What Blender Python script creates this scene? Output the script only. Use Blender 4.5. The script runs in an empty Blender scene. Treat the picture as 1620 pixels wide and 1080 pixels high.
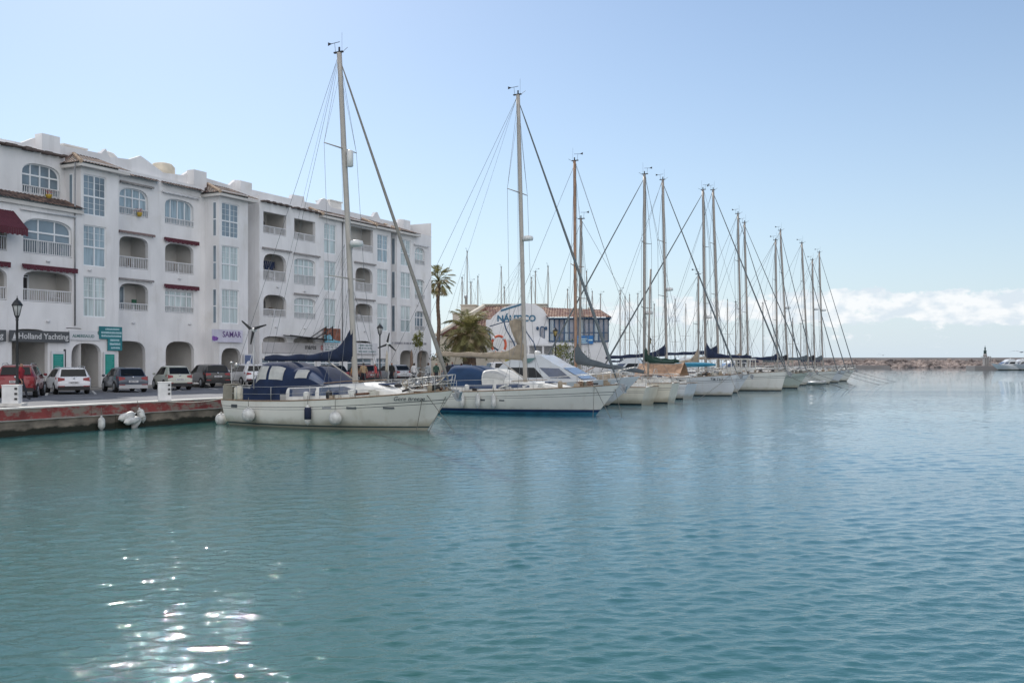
import bpy, bmesh, math, random
import numpy as np
from mathutils import Vector, Matrix, Euler
from mathutils.geometry import tessellate_polygon
R = math.radians
scene = bpy.context.scene

# ---------------------------------------------------------------- camera
cam = bpy.data.cameras.new('camera'); cam.sensor_width = 36.0; cam.lens = 33.33
cam.shift_y = 0.0185; cam.clip_start = 0.1; cam.clip_end = 20000
CAM = bpy.data.objects.new('camera', cam); scene.collection.objects.link(CAM)
CAM.location = (0, 0, 2.9); CAM.rotation_euler = (R(90), 0, 0); scene.camera = CAM

# ---------------------------------------------------------------- light
SUN_AZ, SUN_EL = R(-22), R(39)          # azimuth clockwise from +Y
world = bpy.data.worlds.new('World'); scene.world = world; world.use_nodes = True
wt = world.node_tree; wn = wt.nodes; wl = wt.links
for n_ in list(wn): wn.remove(n_)
def wnode(t, **k):
    n_ = wn.new(t)
    for a, b in k.items(): setattr(n_, a, b)
    return n_
def wmath(op, a, b=None, c=None, clamp=False):
    n_ = wnode('ShaderNodeMath', operation=op); n_.use_clamp = clamp
    for i, q in enumerate((a, b, c)):
        if q is None: continue
        if isinstance(q, (int, float)): n_.inputs[i].default_value = q
        else: wl.new(q, n_.inputs[i])
    return n_.outputs[0]
w_out = wnode('ShaderNodeOutputWorld'); bg = wnode('ShaderNodeBackground')
sky = wnode('ShaderNodeTexSky', sky_type='NISHITA')
sky.sun_disc = False; sky.sun_elevation = SUN_EL; sky.sun_rotation = SUN_AZ
sky.air_density = 1.0; sky.dust_density = 0.4; sky.ozone_density = 1.6; sky.altitude = 0
tc = wnode('ShaderNodeTexCoord'); sep = wnode('ShaderNodeSeparateXYZ')
wl.new(tc.outputs['Generated'], sep.inputs[0])
az = wmath('ARCTAN2', sep.outputs[0], sep.outputs[1])        # clockwise from +Y
el = wmath('ARCSINE', sep.outputs[2])
comb = wnode('ShaderNodeCombineXYZ')
wl.new(wmath('MULTIPLY', az, 17.0), comb.inputs[0]); wl.new(wmath('MULTIPLY', el, 30.0), comb.inputs[1])
noi = wnode('ShaderNodeTexNoise'); noi.inputs['Scale'].default_value = 1.15
noi.inputs['Detail'].default_value = 9; noi.inputs['Roughness'].default_value = 0.64
wl.new(comb.outputs[0], noi.inputs['Vector'])
# band of cumulus between 1.5 and 4 degrees, thinner wisps below
band = wnode('ShaderNodeFloatCurve')
wl.new(wmath('MULTIPLY', el, 10.0, clamp=True), band.inputs['Value'])
cu = band.mapping.curves[0]
pts = [(0, .30), (.10, .36), (.22, .42), (.32, .47), (.45, .66), (.60, .62), (.72, .40), (.80, .12), (1, 0)]
cu.points[0].location = pts[0]; cu.points[1].location = pts[-1]
for p_ in pts[1:-1]: cu.points.new(*p_)
band.mapping.update()
azw = wnode('ShaderNodeMapRange'); azw.inputs['From Min'].default_value = -0.15; azw.inputs['From Max'].default_value = 0.30
azw.inputs['To Min'].default_value = 0.55; azw.inputs['To Max'].default_value = 1.0
wl.new(az, azw.inputs['Value'])
dens = wmath('ADD', noi.outputs['Fac'], wmath('MULTIPLY', band.outputs[0], azw.outputs[0]))
cl = wnode('ShaderNodeMapRange', interpolation_type='SMOOTHSTEP')
cl.inputs['From Min'].default_value = 0.98; cl.inputs['From Max'].default_value = 1.08
wl.new(dens, cl.inputs['Value'])
noi2 = wnode('ShaderNodeTexNoise'); noi2.inputs['Scale'].default_value = 2.6; noi2.inputs['Detail'].default_value = 6
wl.new(comb.outputs[0], noi2.inputs['Vector'])
ccol = wnode('ShaderNodeMix', data_type='RGBA')
ns2 = wnode('ShaderNodeMapRange'); ns2.inputs['From Min'].default_value = .40; ns2.inputs['From Max'].default_value = .58; wl.new(noi2.outputs['Fac'], ns2.inputs['Value']); wl.new(ns2.outputs[0], ccol.inputs['Factor'])
ccol.inputs['A'].default_value = (6.3, 7.0, 7.7, 1); ccol.inputs['B'].default_value = (8.6, 8.65, 8.75, 1)
cmix = wnode('ShaderNodeMix', data_type='RGBA')
wl.new(wmath('MULTIPLY', cl.outputs[0], 0.8), cmix.inputs['Factor'])
tint = wnode('ShaderNodeMix', data_type='RGBA', blend_type='MULTIPLY')
tint.inputs['Factor'].default_value = 1.0; wl.new(sky.outputs[0], tint.inputs['A']); tint.inputs['B'].default_value = (0.95, 1.0, 1.04, 1)
# sea air: the low sky pales to a cool grey blue instead of a warm band
hz = wnode('ShaderNodeMix', data_type='RGBA')
wl.new(wmath('MULTIPLY', wmath('POWER', 2.718, wmath('MULTIPLY', wmath('ABSOLUTE', el), -5.5)), 0.93), hz.inputs['Factor'])
wl.new(tint.outputs['Result'], hz.inputs['A']); hz.inputs['B'].default_value = (5.4, 6.45, 7.45, 1)
wl.new(hz.outputs['Result'], cmix.inputs['A']); wl.new(ccol.outputs['Result'], cmix.inputs['B'])
# bright broken cloud added to the unseen sky behind the camera, lifting shaded walls
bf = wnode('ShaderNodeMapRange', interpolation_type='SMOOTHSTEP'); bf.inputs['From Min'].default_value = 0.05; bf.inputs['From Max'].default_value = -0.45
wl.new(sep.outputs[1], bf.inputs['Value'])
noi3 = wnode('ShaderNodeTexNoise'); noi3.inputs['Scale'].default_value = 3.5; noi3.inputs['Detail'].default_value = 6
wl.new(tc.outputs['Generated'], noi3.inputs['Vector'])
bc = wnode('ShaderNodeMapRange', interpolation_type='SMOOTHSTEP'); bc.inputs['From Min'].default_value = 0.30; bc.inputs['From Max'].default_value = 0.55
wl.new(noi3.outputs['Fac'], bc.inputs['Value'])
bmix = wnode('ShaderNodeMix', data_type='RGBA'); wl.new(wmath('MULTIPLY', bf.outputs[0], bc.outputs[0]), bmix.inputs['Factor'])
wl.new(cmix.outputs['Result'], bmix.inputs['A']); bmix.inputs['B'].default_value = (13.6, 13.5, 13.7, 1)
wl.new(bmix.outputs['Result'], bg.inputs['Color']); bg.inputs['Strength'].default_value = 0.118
wl.new(bg.outputs[0], w_out.inputs[0])

sl = bpy.data.lights.new('sun', 'SUN'); sl.energy = 3.6; sl.angle = R(0.5); sl.color = (1.0, 0.95, 0.87)
SUN = bpy.data.objects.new('sun', sl); scene.collection.objects.link(SUN)
sd = Vector((math.sin(SUN_AZ)*math.cos(SUN_EL), math.cos(SUN_AZ)*math.cos(SUN_EL), math.sin(SUN_EL)))
SUN.rotation_euler = sd.to_track_quat('Z', 'Y').to_euler(); SUN.location = (0, 0, 60)
vs = scene.view_settings; vs.view_transform = 'Standard'; vs.look = 'None'; vs.gamma = 1; vs.exposure = 0.0
scene.render.engine = 'CYCLES'
scene.cycles.use_denoising = True
scene.cycles.max_bounces = 6; scene.cycles.diffuse_bounces = 3; scene.cycles.glossy_bounces = 3
scene.cycles.transparent_max_bounces = 12

# ---------------------------------------------------------------- frames and helpers
Q0 = Vector((-19.3, 35.7, 0)); TH = math.atan2(.892, .452)      # quay edge: s along it, t inland
def W(s, t, z=0): return Vector((Q0.x+.452*s-.892*t, Q0.y+.892*s+.452*t, z))
QZ = 1.03                                                       # quay level above the water
def PX(px, Y, py=None, z=None):                                 # a place at distance Y on the ray of a photo pixel
    return Vector(((px-810)/1500*Y, Y, (2.9+(570-py)/1500*Y) if py is not None else (z or 0)))

def tag(o, label=None, cat=None, group=None, kind=None):
    if label: o['label'] = label
    if cat: o['category'] = cat
    if group: o['group'] = group
    if kind: o['kind'] = kind
    return o
def empty(name, loc=(0, 0, 0), rz=0.0, label=None, cat=None, group=None, kind=None):
    o = bpy.data.objects.new(name, None); scene.collection.objects.link(o)
    o.empty_display_size = .2; o.location = loc; o.rotation_euler = (0, 0, rz)
    return tag(o, label, cat, group, kind)

class MB:
    def __init__(self): self.v = []; self.f = []; self.m = []; self.s = []
    def add(self, vs_, fs, mat=0, smooth=False):
        b = len(self.v); self.v += [tuple(p) for p in vs_]
        for f in fs:
            self.f.append(tuple(b+i for i in f)); self.m.append(mat); self.s.append(smooth)
        return self
    def box(self, x0, x1, y0, y1, z0, z1, mat=0, M=None):
        P = [(x0,y0,z0),(x1,y0,z0),(x1,y1,z0),(x0,y1,z0),(x0,y0,z1),(x1,y0,z1),(x1,y1,z1),(x0,y1,z1)]
        if M is not None: P = [tuple(M @ Vector(p)) for p in P]
        return self.add(P, [(0,3,2,1),(4,5,6,7),(0,1,5,4),(1,2,6,5),(2,3,7,6),(3,0,4,7)], mat)
    def bar(self, a, b, w, h, mat=0):                            # box-section bar from a to b
        a, b = Vector(a), Vector(b); d = (b-a); L = d.length
        if L < 1e-6: return self
        d.normalize(); up = Vector((0,0,1)) if abs(d.z) < .95 else Vector((1,0,0))
        x = d.cross(up).normalized(); y = x.cross(d)
        P = []
        for q in (a, b):
            for sx, sy in ((-1,-1),(1,-1),(1,1),(-1,1)): P.append(tuple(q+x*sx*w/2+y*sy*h/2))
        return self.add(P, [(0,1,2,3),(7,6,5,4),(0,4,5,1),(1,5,6,2),(2,6,7,3),(3,7,4,0)], mat)
    def tube(self, pts, r, n=8, mat=0, caps=True, flat=1.0):
        pts = [Vector(p) for p in pts]; N = len(pts)
        if not hasattr(r, '__len__'): r = [r]*N
        P = []; prev = None
        for i, p in enumerate(pts):
            d = (pts[min(i+1, N-1)]-pts[max(i-1, 0)]).normalized()
            if prev is None:
                up = Vector((0,0,1)) if abs(d.z) < .95 else Vector((0,1,0))
                x = d.cross(up).normalized()
            else: x = (prev-d*prev.dot(d)).normalized()
            y = d.cross(x); prev = x
            for k in range(n):
                a = 2*math.pi*k/n
                P.append(tuple(p+x*math.cos(a)*r[i]*flat+y*math.sin(a)*r[i]))
        F = []
        for i in range(N-1):
            for k in range(n):
                k2 = (k+1) % n
                F.append((i*n+k, i*n+k2, (i+1)*n+k2, (i+1)*n+k))
        self.add(P, F, mat, n > 4)
        if caps:
            b = len(self.v)-N*n
            self.f.append(tuple(b+k for k in range(n))[::-1]); self.m.append(mat); self.s.append(False)
            self.f.append(tuple(b+(N-1)*n+k for k in range(n))); self.m.append(mat); self.s.append(False)
        return self
    def lathe(self, prof, c=(0,0,0), n=12, mat=0, M=None):
        P = []
        for r, z in prof:
            for k in range(n):
                a = 2*math.pi*k/n; p = Vector((c[0]+r*math.cos(a), c[1]+r*math.sin(a), c[2]+z))
                P.append(tuple(M @ p) if M is not None else tuple(p))
        F = []
        for i in range(len(prof)-1):
            for k in range(n):
                k2 = (k+1) % n; F.append((i*n+k, i*n+k2, (i+1)*n+k2, (i+1)*n+k))
        F.append(tuple(range(n))[::-1]); F.append(tuple((len(prof)-1)*n+k for k in range(n)))
        return self.add(P, F, mat, True)
    def ell(self, c, r, nu=12, nv=8, mat=0, M=None):
        prof = [(math.sin(math.pi*j/nv), -math.cos(math.pi*j/nv)) for j in range(nv+1)]
        P = []
        for rr, z in prof:
            for k in range(nu):
                a = 2*math.pi*k/nu; p = Vector((c[0]+r[0]*rr*math.cos(a), c[1]+r[1]*rr*math.sin(a), c[2]+r[2]*z))
                P.append(tuple(M @ p) if M is not None else tuple(p))
        F = [(i*nu+k, i*nu+(k+1) % nu, (i+1)*nu+(k+1) % nu, (i+1)*nu+k) for i in range(nv) for k in range(nu)]
        return self.add(P, F, mat, True)
    def prism(self, poly, a, b, plane='xz', mat=0, M=None):      # polygon extruded along the third axis from a to b
        def mk(p, c):
            q = {'xz': (p[0], c, p[1]), 'xy': (p[0], p[1], c), 'yz': (c, p[0], p[1])}[plane]
            return tuple(M @ Vector(q)) if M is not None else q
        n = len(poly); P = [mk(p, a) for p in poly]+[mk(p, b) for p in poly]
        F = [tuple(range(n)), tuple(range(2*n-1, n-1, -1))]+[(i, (i+1) % n+0, (i+1) % n+n, i+n) for i in range(n)]
        return self.add(P, F, mat)
    def grid(self, fn, nu, nv, mat=0, smooth=True):
        P = [tuple(fn(i/nu, j/nv)) for i in range(nu+1) for j in range(nv+1)]
        F = [(i*(nv+1)+j, (i+1)*(nv+1)+j, (i+1)*(nv+1)+j+1, i*(nv+1)+j+1) for i in range(nu) for j in range(nv)]
        return self.add(P, F, mat, smooth)
    def build(self, name, mats, parent=None, loc=None, rz=None, recalc=True):
        me = bpy.data.meshes.new(name); me.from_pydata(self.v, [], self.f)
        if not isinstance(mats, (list, tuple)): mats = [mats]
        for m_ in mats: me.materials.append(m_)
        me.polygons.foreach_set('material_index', self.m); me.polygons.foreach_set('use_smooth', self.s)
        if recalc and len(self.f) < 60000:
            bm = bmesh.new(); bm.from_mesh(me)
            bmesh.ops.recalc_face_normals(bm, faces=bm.faces); bm.to_mesh(me); bm.free()
        me.update()
        o = bpy.data.objects.new(name, me); scene.collection.objects.link(o)
        if parent is not None: o.parent = parent
        if loc is not None: o.location = loc
        if rz is not None: o.rotation_euler = (0, 0, rz)
        return o

# ---------------------------------------------------------------- materials
MATS = {}
def mat(name, col, rough=.6, metal=0.0, var=.12, vscale=2.0, bump=0.0, bscale=20.0, coat=0.0, spec=.5, var2=None, stretch=None, alpha=None):
    if name in MATS: return MATS[name]
    m = bpy.data.materials.new(name); m.use_nodes = True; MATS[name] = m
    nt = m.node_tree; N = nt.nodes; L = nt.links; b = N['Principled BSDF']
    b.inputs['Roughness'].default_value = rough; b.inputs['Metallic'].default_value = metal
    b.inputs['Coat Weight'].default_value = coat; b.inputs['Specular IOR Level'].default_value = spec
    tcn = N.new('ShaderNodeTexCoord'); vec = tcn.outputs['Object']
    if stretch:
        mp = N.new('ShaderNodeMapping'); mp.inputs['Scale'].default_value = stretch; L.new(vec, mp.inputs[0]); vec = mp.outputs[0]
    if var:
        no = N.new('ShaderNodeTexNoise'); no.inputs['Scale'].default_value = vscale; no.inputs['Detail'].default_value = 5
        L.new(vec, no.inputs['Vector'])
        cr = N.new('ShaderNodeValToRGB'); e = cr.color_ramp.elements
        lo = tuple(c*(1-var) for c in col) if var2 is None else var2
        hi = tuple(min(1, c*(1+var*.6)) for c in col)
        e[0].position = .32; e[0].color = (*lo, 1); e[1].position = .66; e[1].color = (*hi, 1)
        L.new(no.outputs['Fac'], cr.inputs[0]); L.new(cr.outputs[0], b.inputs['Base Color'])
    else: b.inputs['Base Color'].default_value = (*col, 1)
    if bump:
        nb = N.new('ShaderNodeTexNoise'); nb.inputs['Scale'].default_value = bscale; nb.inputs['Detail'].default_value = 4
        L.new(vec, nb.inputs['Vector'])
        bp = N.new('ShaderNodeBump'); bp.inputs['Strength'].default_value = bump; bp.inputs['Distance'].default_value = .03
        L.new(nb.outputs['Fac'], bp.inputs['Height']); L.new(bp.outputs[0], b.inputs['Normal'])
    return m

def overlay(m, kind, col, amount=.5, z0=0.0, z1=.3, scale=(1, 1, 1)):
    """dirt that belongs to the surface: 'streak' = rain streaks, 'line' = growth and scum near the waterline"""
    nt = m.node_tree; N = nt.nodes; L = nt.links; b = N['Principled BSDF']; lk = b.inputs['Base Color'].links
    tcn = N.new('ShaderNodeTexCoord'); mp = N.new('ShaderNodeMapping'); mp.inputs['Scale'].default_value = scale; L.new(tcn.outputs['Object'], mp.inputs[0])
    no = N.new('ShaderNodeTexNoise'); no.inputs['Scale'].default_value = 1.6; no.inputs['Detail'].default_value = 6; no.inputs['Roughness'].default_value = .6; L.new(mp.outputs[0], no.inputs['Vector'])
    mr = N.new('ShaderNodeMapRange'); mr.clamp = True
    if kind == 'streak': L.new(no.outputs['Fac'], mr.inputs['Value']); mr.inputs['From Min'].default_value = .56; mr.inputs['From Max'].default_value = .74
    else:
        g_ = N.new('ShaderNodeNewGeometry'); sx = N.new('ShaderNodeSeparateXYZ'); L.new(g_.outputs['Position'], sx.inputs[0])
        ma = N.new('ShaderNodeMath'); ma.operation = 'MULTIPLY_ADD'; ma.inputs[1].default_value = (z1-z0)*2; ma.inputs[2].default_value = z0-.4*(z1-z0); L.new(no.outputs['Fac'], ma.inputs[0])
        sb = N.new('ShaderNodeMath'); sb.operation = 'SUBTRACT'; L.new(ma.outputs[0], sb.inputs[0]); L.new(sx.outputs[2], sb.inputs[1]); L.new(sb.outputs[0], mr.inputs['Value'])
        mr.inputs['From Min'].default_value = -.12; mr.inputs['From Max'].default_value = .12
    mr.inputs['To Max'].default_value = amount
    mx = N.new('ShaderNodeMix'); mx.data_type = 'RGBA'; L.new(mr.outputs[0], mx.inputs['Factor'])
    if lk: L.new(lk[0].from_socket, mx.inputs['A'])
    else: mx.inputs['A'].default_value = b.inputs['Base Color'].default_value
    mx.inputs['B'].default_value = (*col, 1); L.new(mx.outputs['Result'], b.inputs['Base Color']); return m

def text_mesh(s, size, name='lettering', m=None, parent=None, loc=(0,0,0), ext=.006, bold=0.0, align='CENTER', space=1.0, facing='-y', shear=0.0):
    cu_ = bpy.data.curves.new('lettering', 'FONT'); cu_.body = s; cu_.size = size; cu_.extrude = ext; cu_.offset = bold
    cu_.align_x = align; cu_.align_y = 'CENTER'; cu_.space_character = space; cu_.resolution_u = 3; cu_.shear = shear
    o = bpy.data.objects.new('lettering_source', cu_); scene.collection.objects.link(o)
    dg = bpy.context.evaluated_depsgraph_get(); me = bpy.data.meshes.new_from_object(o.evaluated_get(dg))
    bpy.data.objects.remove(o); me.materials.clear(); me.materials.append(m)
    me.transform(Matrix.Rotation(R(90), 4, 'X'))                 # upright, facing -y
    ob = bpy.data.objects.new(name, me); scene.collection.objects.link(ob)
    if parent is not None: ob.parent = parent
    ob.location = loc
    return ob
# ================================================================ WATER
def water_material():
    m = bpy.data.materials.new('sea_water'); m.use_nodes = True; nt = m.node_tree; N = nt.nodes; L = nt.links
    b = N['Principled BSDF']
    b.inputs['IOR'].default_value = 1.333; b.inputs['Roughness'].default_value = .01
    geo = N.new('ShaderNodeNewGeometry')
    # depth colour: patches of greener and bluer water
    n0 = N.new('ShaderNodeTexNoise'); n0.inputs['Scale'].default_value = .03; n0.inputs['Detail'].default_value = 3
    L.new(geo.outputs['Position'], n0.inputs['Vector'])
    cr = N.new('ShaderNodeValToRGB'); e = cr.color_ramp.elements
    e[0].position = .35; e[0].color = WATER_A; e[1].position = .65; e[1].color = WATER_B
    sx = N.new('ShaderNodeSeparateXYZ'); L.new(geo.outputs['Position'], sx.inputs[0])
    mr = N.new('ShaderNodeMapRange'); mr.inputs['From Min'].default_value = -14; mr.inputs['From Max'].default_value = 26; mr.inputs['To Min'].default_value = -.12; mr.inputs['To Max'].default_value = .22
    L.new(sx.outputs[0], mr.inputs['Value']); ad = N.new('ShaderNodeMath'); L.new(n0.outputs['Fac'], ad.inputs[0]); L.new(mr.outputs[0], ad.inputs[1])
    L.new(ad.outputs[0], cr.inputs[0]); L.new(cr.outputs[0], b.inputs['Base Color'])
    mp = N.new('ShaderNodeMapping'); mp.inputs['Rotation'].default_value = (0, 0, R(-8)); mp.inputs['Scale'].default_value = (1, 2.3, 1)
    L.new(geo.outputs['Position'], mp.inputs[0])
    gust = N.new('ShaderNodeTexNoise'); gust.inputs['Scale'].default_value = .06; gust.inputs['Detail'].default_value = 2
    mg = N.new('ShaderNodeMapping'); mg.inputs['Scale'].default_value = (.5, 2.2, 1); L.new(geo.outputs['Position'], mg.inputs[0]); L.new(mg.outputs[0], gust.inputs['Vector'])
    gr = N.new('ShaderNodeMapRange'); gr.inputs['From Min'].default_value = .35; gr.inputs['From Max'].default_value = .65
    gr.inputs['To Min'].default_value = .55; gr.inputs['To Max'].default_value = 1.0; L.new(gust.outputs['Fac'], gr.inputs['Value'])
    sy = N.new('ShaderNodeSeparateXYZ'); L.new(geo.outputs['Position'], sy.inputs[0])
    calm = N.new('ShaderNodeMapRange'); calm.inputs['From Min'].default_value = 40; calm.inputs['From Max'].default_value = 150; calm.inputs['To Min'].default_value = 1.0; calm.inputs['To Max'].default_value = .35
    L.new(sy.outputs[1], calm.inputs['Value']); gc = N.new('ShaderNodeMath'); gc.operation = 'MULTIPLY'; L.new(gr.outputs[0], gc.inputs[0]); L.new(calm.outputs[0], gc.inputs[1]); gr = gc
    prev = None
    for sc, dist, st in WATER_BUMPS:
        nn = N.new('ShaderNodeTexNoise'); nn.inputs['Scale'].default_value = sc; nn.inputs['Detail'].default_value = 3; nn.inputs['Roughness'].default_value = .5
        L.new(mp.outputs[0], nn.inputs['Vector'])
        bp = N.new('ShaderNodeBump'); bp.inputs['Distance'].default_value = dist
        mu = N.new('ShaderNodeMath'); mu.operation = 'MULTIPLY'; mu.inputs[1].default_value = st
        L.new(gr.outputs[0], mu.inputs[0]); L.new(mu.outputs[0], bp.inputs['Strength'])
        L.new(nn.outputs['Fac'], bp.inputs['Height'])
        if prev: L.new(prev.outputs[0], bp.inputs['Normal'])
        prev = bp
    L.new(prev.outputs[0], b.inputs['Normal'])
    return m
WATER_A = (.030, .108, .094, 1); WATER_B = (.056, .162, .225, 1)
WATER_BUMPS = [(5.0, .06, .20), (13.0, .02, .32), (30.0, .008, .16)]
M_WATER = water_material()
def make_water():
    rng = np.random.RandomState(7)
    NU, NV = 980, 1050
    u = np.linspace(-1.05, 1.05, NU); y = 2.5*np.exp(np.linspace(0, math.log(260/2.5), NV))
    Y = np.repeat(y[:, None], NU, 1); X = u[None, :]*(Y+4)
    dx = (Y+4)*2.1/NU; dy = Y*math.log(260/2.5)/NV
    sp = np.maximum(dx*.55, dy)
    Z = np.zeros_like(X); DX = np.zeros_like(X); DY = np.zeros_like(X)
    gust = .75+.25*np.sin(X*.11+Y*.07+1.3)*np.sin(Y*.19-X*.03) + .15*np.sin(Y*.5+X*.05)
    for i in range(120):
        lam = .12*math.exp(rng.rand()**1.1*math.log(.8/.12))
        ang = R(99)+rng.randn()*R(27)                            # travel direction, towards the quay corner
        k = 2*math.pi/lam; ph = rng.rand()*6.283
        slope = .027*(1.0 if lam < .36 else .46)                   # rms slope carried by each wave
        a = slope/k*1.0
        fade = np.clip((lam/sp-2.0)/2.0, 0, 1)
        th = k*(math.cos(ang)*X+math.sin(ang)*Y)+ph + .6*np.sin(X*.35+ph)+.5*np.sin(Y*.23-ph)
        Z += a*fade*np.sin(th); c_ = a*fade*np.cos(th); DX += math.cos(ang)*c_; DY += math.sin(ang)*c_
    Z *= gust; X = X+DX*gust*1.1; Y = Y+DY*gust*1.1                # steeper, narrower crests
    V = np.stack([X, Y, Z], -1).reshape(-1, 3)
    idx = np.arange(NU*NV).reshape(NV, NU)
    F = np.stack([idx[:-1, :-1], idx[:-1, 1:], idx[1:, 1:], idx[1:, :-1]], -1).reshape(-1, 4)
    me = bpy.data.meshes.new('harbour_water'); me.vertices.add(len(V)); me.vertices.foreach_set('co', V.ravel())
    me.loops.add(F.size); me.loops.foreach_set('vertex_index', F.ravel())
    me.polygons.add(len(F)); me.polygons.foreach_set('loop_start', np.arange(0, F.size, 4)); me.polygons.foreach_set('loop_total', np.full(len(F), 4))
    me.polygons.foreach_set('use_smooth', np.ones(len(F), bool)); me.update(); me.validate(); me.materials.append(M_WATER)
    o = bpy.data.objects.new('harbour_water', me); scene.collection.objects.link(o)
    tag(o, 'rippled teal harbour water in front of the boats', 'water', kind='structure')
    # the open sea: one flat sheet out to the horizon, just under the troughs near the camera
    m = MB(); S = 9000; m.add([(-S, -S, -.09), (S, -S, -.09), (S, S, -.09), (-S, S, -.09)], [(0, 1, 2, 3)])
    sea = m.build('sea', M_WATER); tag(sea, 'open blue sea running out to the horizon', 'sea', kind='structure')
make_water()

# ================================================================ QUAY
M_CONC = mat('old_concrete', (.34, .32, .29), .85, var=.35, vscale=1.5, bump=.4, bscale=12)
M_CONC_W = mat('pale_concrete', (.62, .60, .56), .8, var=.2, vscale=2.5, bump=.3, bscale=15)
M_WET = mat('stained_quay_concrete', (.20, .17, .135), .75, var=.6, vscale=1.1, bump=.6, bscale=7, var2=(.06, .052, .042), stretch=(1, 1, 1.8))
def tide_line(m):                                                # weed and wet stone up to the tide mark
    nt = m.node_tree; N = nt.nodes; L = nt.links; b = N['Principled BSDF']; src = b.inputs['Base Color'].links[0].from_socket
    g_ = N.new('ShaderNodeNewGeometry'); sx = N.new('ShaderNodeSeparateXYZ'); L.new(g_.outputs['Position'], sx.inputs[0])
    no = N.new('ShaderNodeTexNoise'); no.inputs['Scale'].default_value = 2.2; no.inputs['Detail'].default_value = 6; L.new(g_.outputs['Position'], no.inputs['Vector'])
    mu = N.new('ShaderNodeMath'); mu.operation = 'MULTIPLY_ADD'; mu.inputs[1].default_value = .34; mu.inputs[2].default_value = .10; L.new(no.outputs['Fac'], mu.inputs[0])
    sb = N.new('ShaderNodeMath'); sb.operation = 'SUBTRACT'; L.new(mu.outputs[0], sb.inputs[0]); L.new(sx.outputs[2], sb.inputs[1])
    mr = N.new('ShaderNodeMapRange'); mr.inputs['From Min'].default_value = -.03; mr.inputs['From Max'].default_value = .06; L.new(sb.outputs[0], mr.inputs['Value'])
    mx = N.new('ShaderNodeMix'); mx.data_type = 'RGBA'; L.new(mr.outputs[0], mx.inputs['Factor']); L.new(src, mx.inputs['A']); mx.inputs['B'].default_value = (.018, .02, .012, 1); L.new(mx.outputs['Result'], b.inputs['Base Color'])
tide_line(M_WET)
M_ASPH = mat('asphalt', (.15, .155, .17), .85, var=.25, vscale=.6, bump=.2, bscale=60)
M_PAVE = mat('paving', (.33, .31, .28), .8, var=.2, vscale=2)
M_LINE = mat('road_marking_white', (.62, .62, .60), .7, var=.25, vscale=5)
def red_band_material():
    m = mat('worn_red_paint', (.23, .045, .042), .7, var=.35, vscale=1.2)
    nt = m.node_tree; N = nt.nodes; L = nt.links; b = N['Principled BSDF']
    src = b.inputs['Base Color'].links[0].from_socket
    n1 = N.new('ShaderNodeTexNoise'); n1.inputs['Scale'].default_value = 1.6; n1.inputs['Detail'].default_value = 8; n1.inputs['Roughness'].default_value = .68
    mp = N.new('ShaderNodeMapping'); mp.inputs['Scale'].default_value = (.8, 1, 1.6); tcn = N.new('ShaderNodeTexCoord')
    L.new(tcn.outputs['Object'], mp.inputs[0]); L.new(mp.outputs[0], n1.inputs['Vector'])
    cr = N.new('ShaderNodeValToRGB'); cr.color_ramp.elements[0].position = .47; cr.color_ramp.elements[1].position = .57
    L.new(n1.outputs['Fac'], cr.inputs[0])
    mx = N.new('ShaderNodeMix'); mx.data_type = 'RGBA'; L.new(cr.outputs[0], mx.inputs['Factor']); L.new(src, mx.inputs['A'])
    mx.inputs['B'].default_value = (.22, .185, .155, 1); L.new(mx.outputs['Result'], b.inputs['Base Color'])
    return m
M_RED = red_band_material()
quay = empty('quay', Q0, TH, 'concrete quay with a worn red painted edge', 'quay', kind='structure')
S0, S1 = -45, 175
m = MB(); m.box(S0, S1, .35, 4.9, -3, QZ-.01); m.build('quay_core', M_CONC, quay)
m = MB()
s = S0; random.seed(3)
while s < S1:                                                   # wet wall in cast lengths with slightly uneven faces
    l = random.uniform(4, 7); m.box(s, min(s+l-.03, S1), random.uniform(-.03, .02), .35, -3, .55+random.uniform(-.02, .03)); s += l
m.build('quay_wall', M_WET, quay)
m = MB(); m.box(S0, S1, -.05, .36, .575, .61); m.build('ledge', M_CONC, quay)
m = MB(); s = S0
while s < S1:
    l = random.uniform(5, 9); m.box(s, min(s+l-.02, S1), .16+random.uniform(0, .02), .6, .61, QZ-.004); s += l
m.build('red_band', M_RED, quay)
m = MB(); m.box(S0, S1, .14, .78, QZ-.004, QZ+.05); m.build('coping', M_CONC_W, quay)
m = MB(); m.box(S0, 90, 4.9, 60, -3, QZ-.01); m.build('land', M_CONC, quay)
m = MB(); m.box(S0, 90, .78, 17.2, QZ-.5, QZ+.004); tag(m.build('road', M_ASPH, loc=Q0, rz=TH), 'grey asphalt quayside road with parking bays', 'road', kind='structure')
m = MB()
for k in range(24):
    s = -20+k*3.1; m.bar((s+5.6, 11.2, QZ+.008), (s+9.0, 15.6, QZ+.008), .12, .004)
tag(m.build('road_marking', M_LINE, loc=Q0, rz=TH), 'white painted parking bay lines', 'road marking', kind='structure')
m = MB(); m.box(S0, 62, 17.2, 60, QZ-.5, QZ+.15); tag(m.build('pavement', M_PAVE, loc=Q0, rz=TH), 'pale raised pavement along the apartment arcade', 'pavement', kind='structure')
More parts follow.
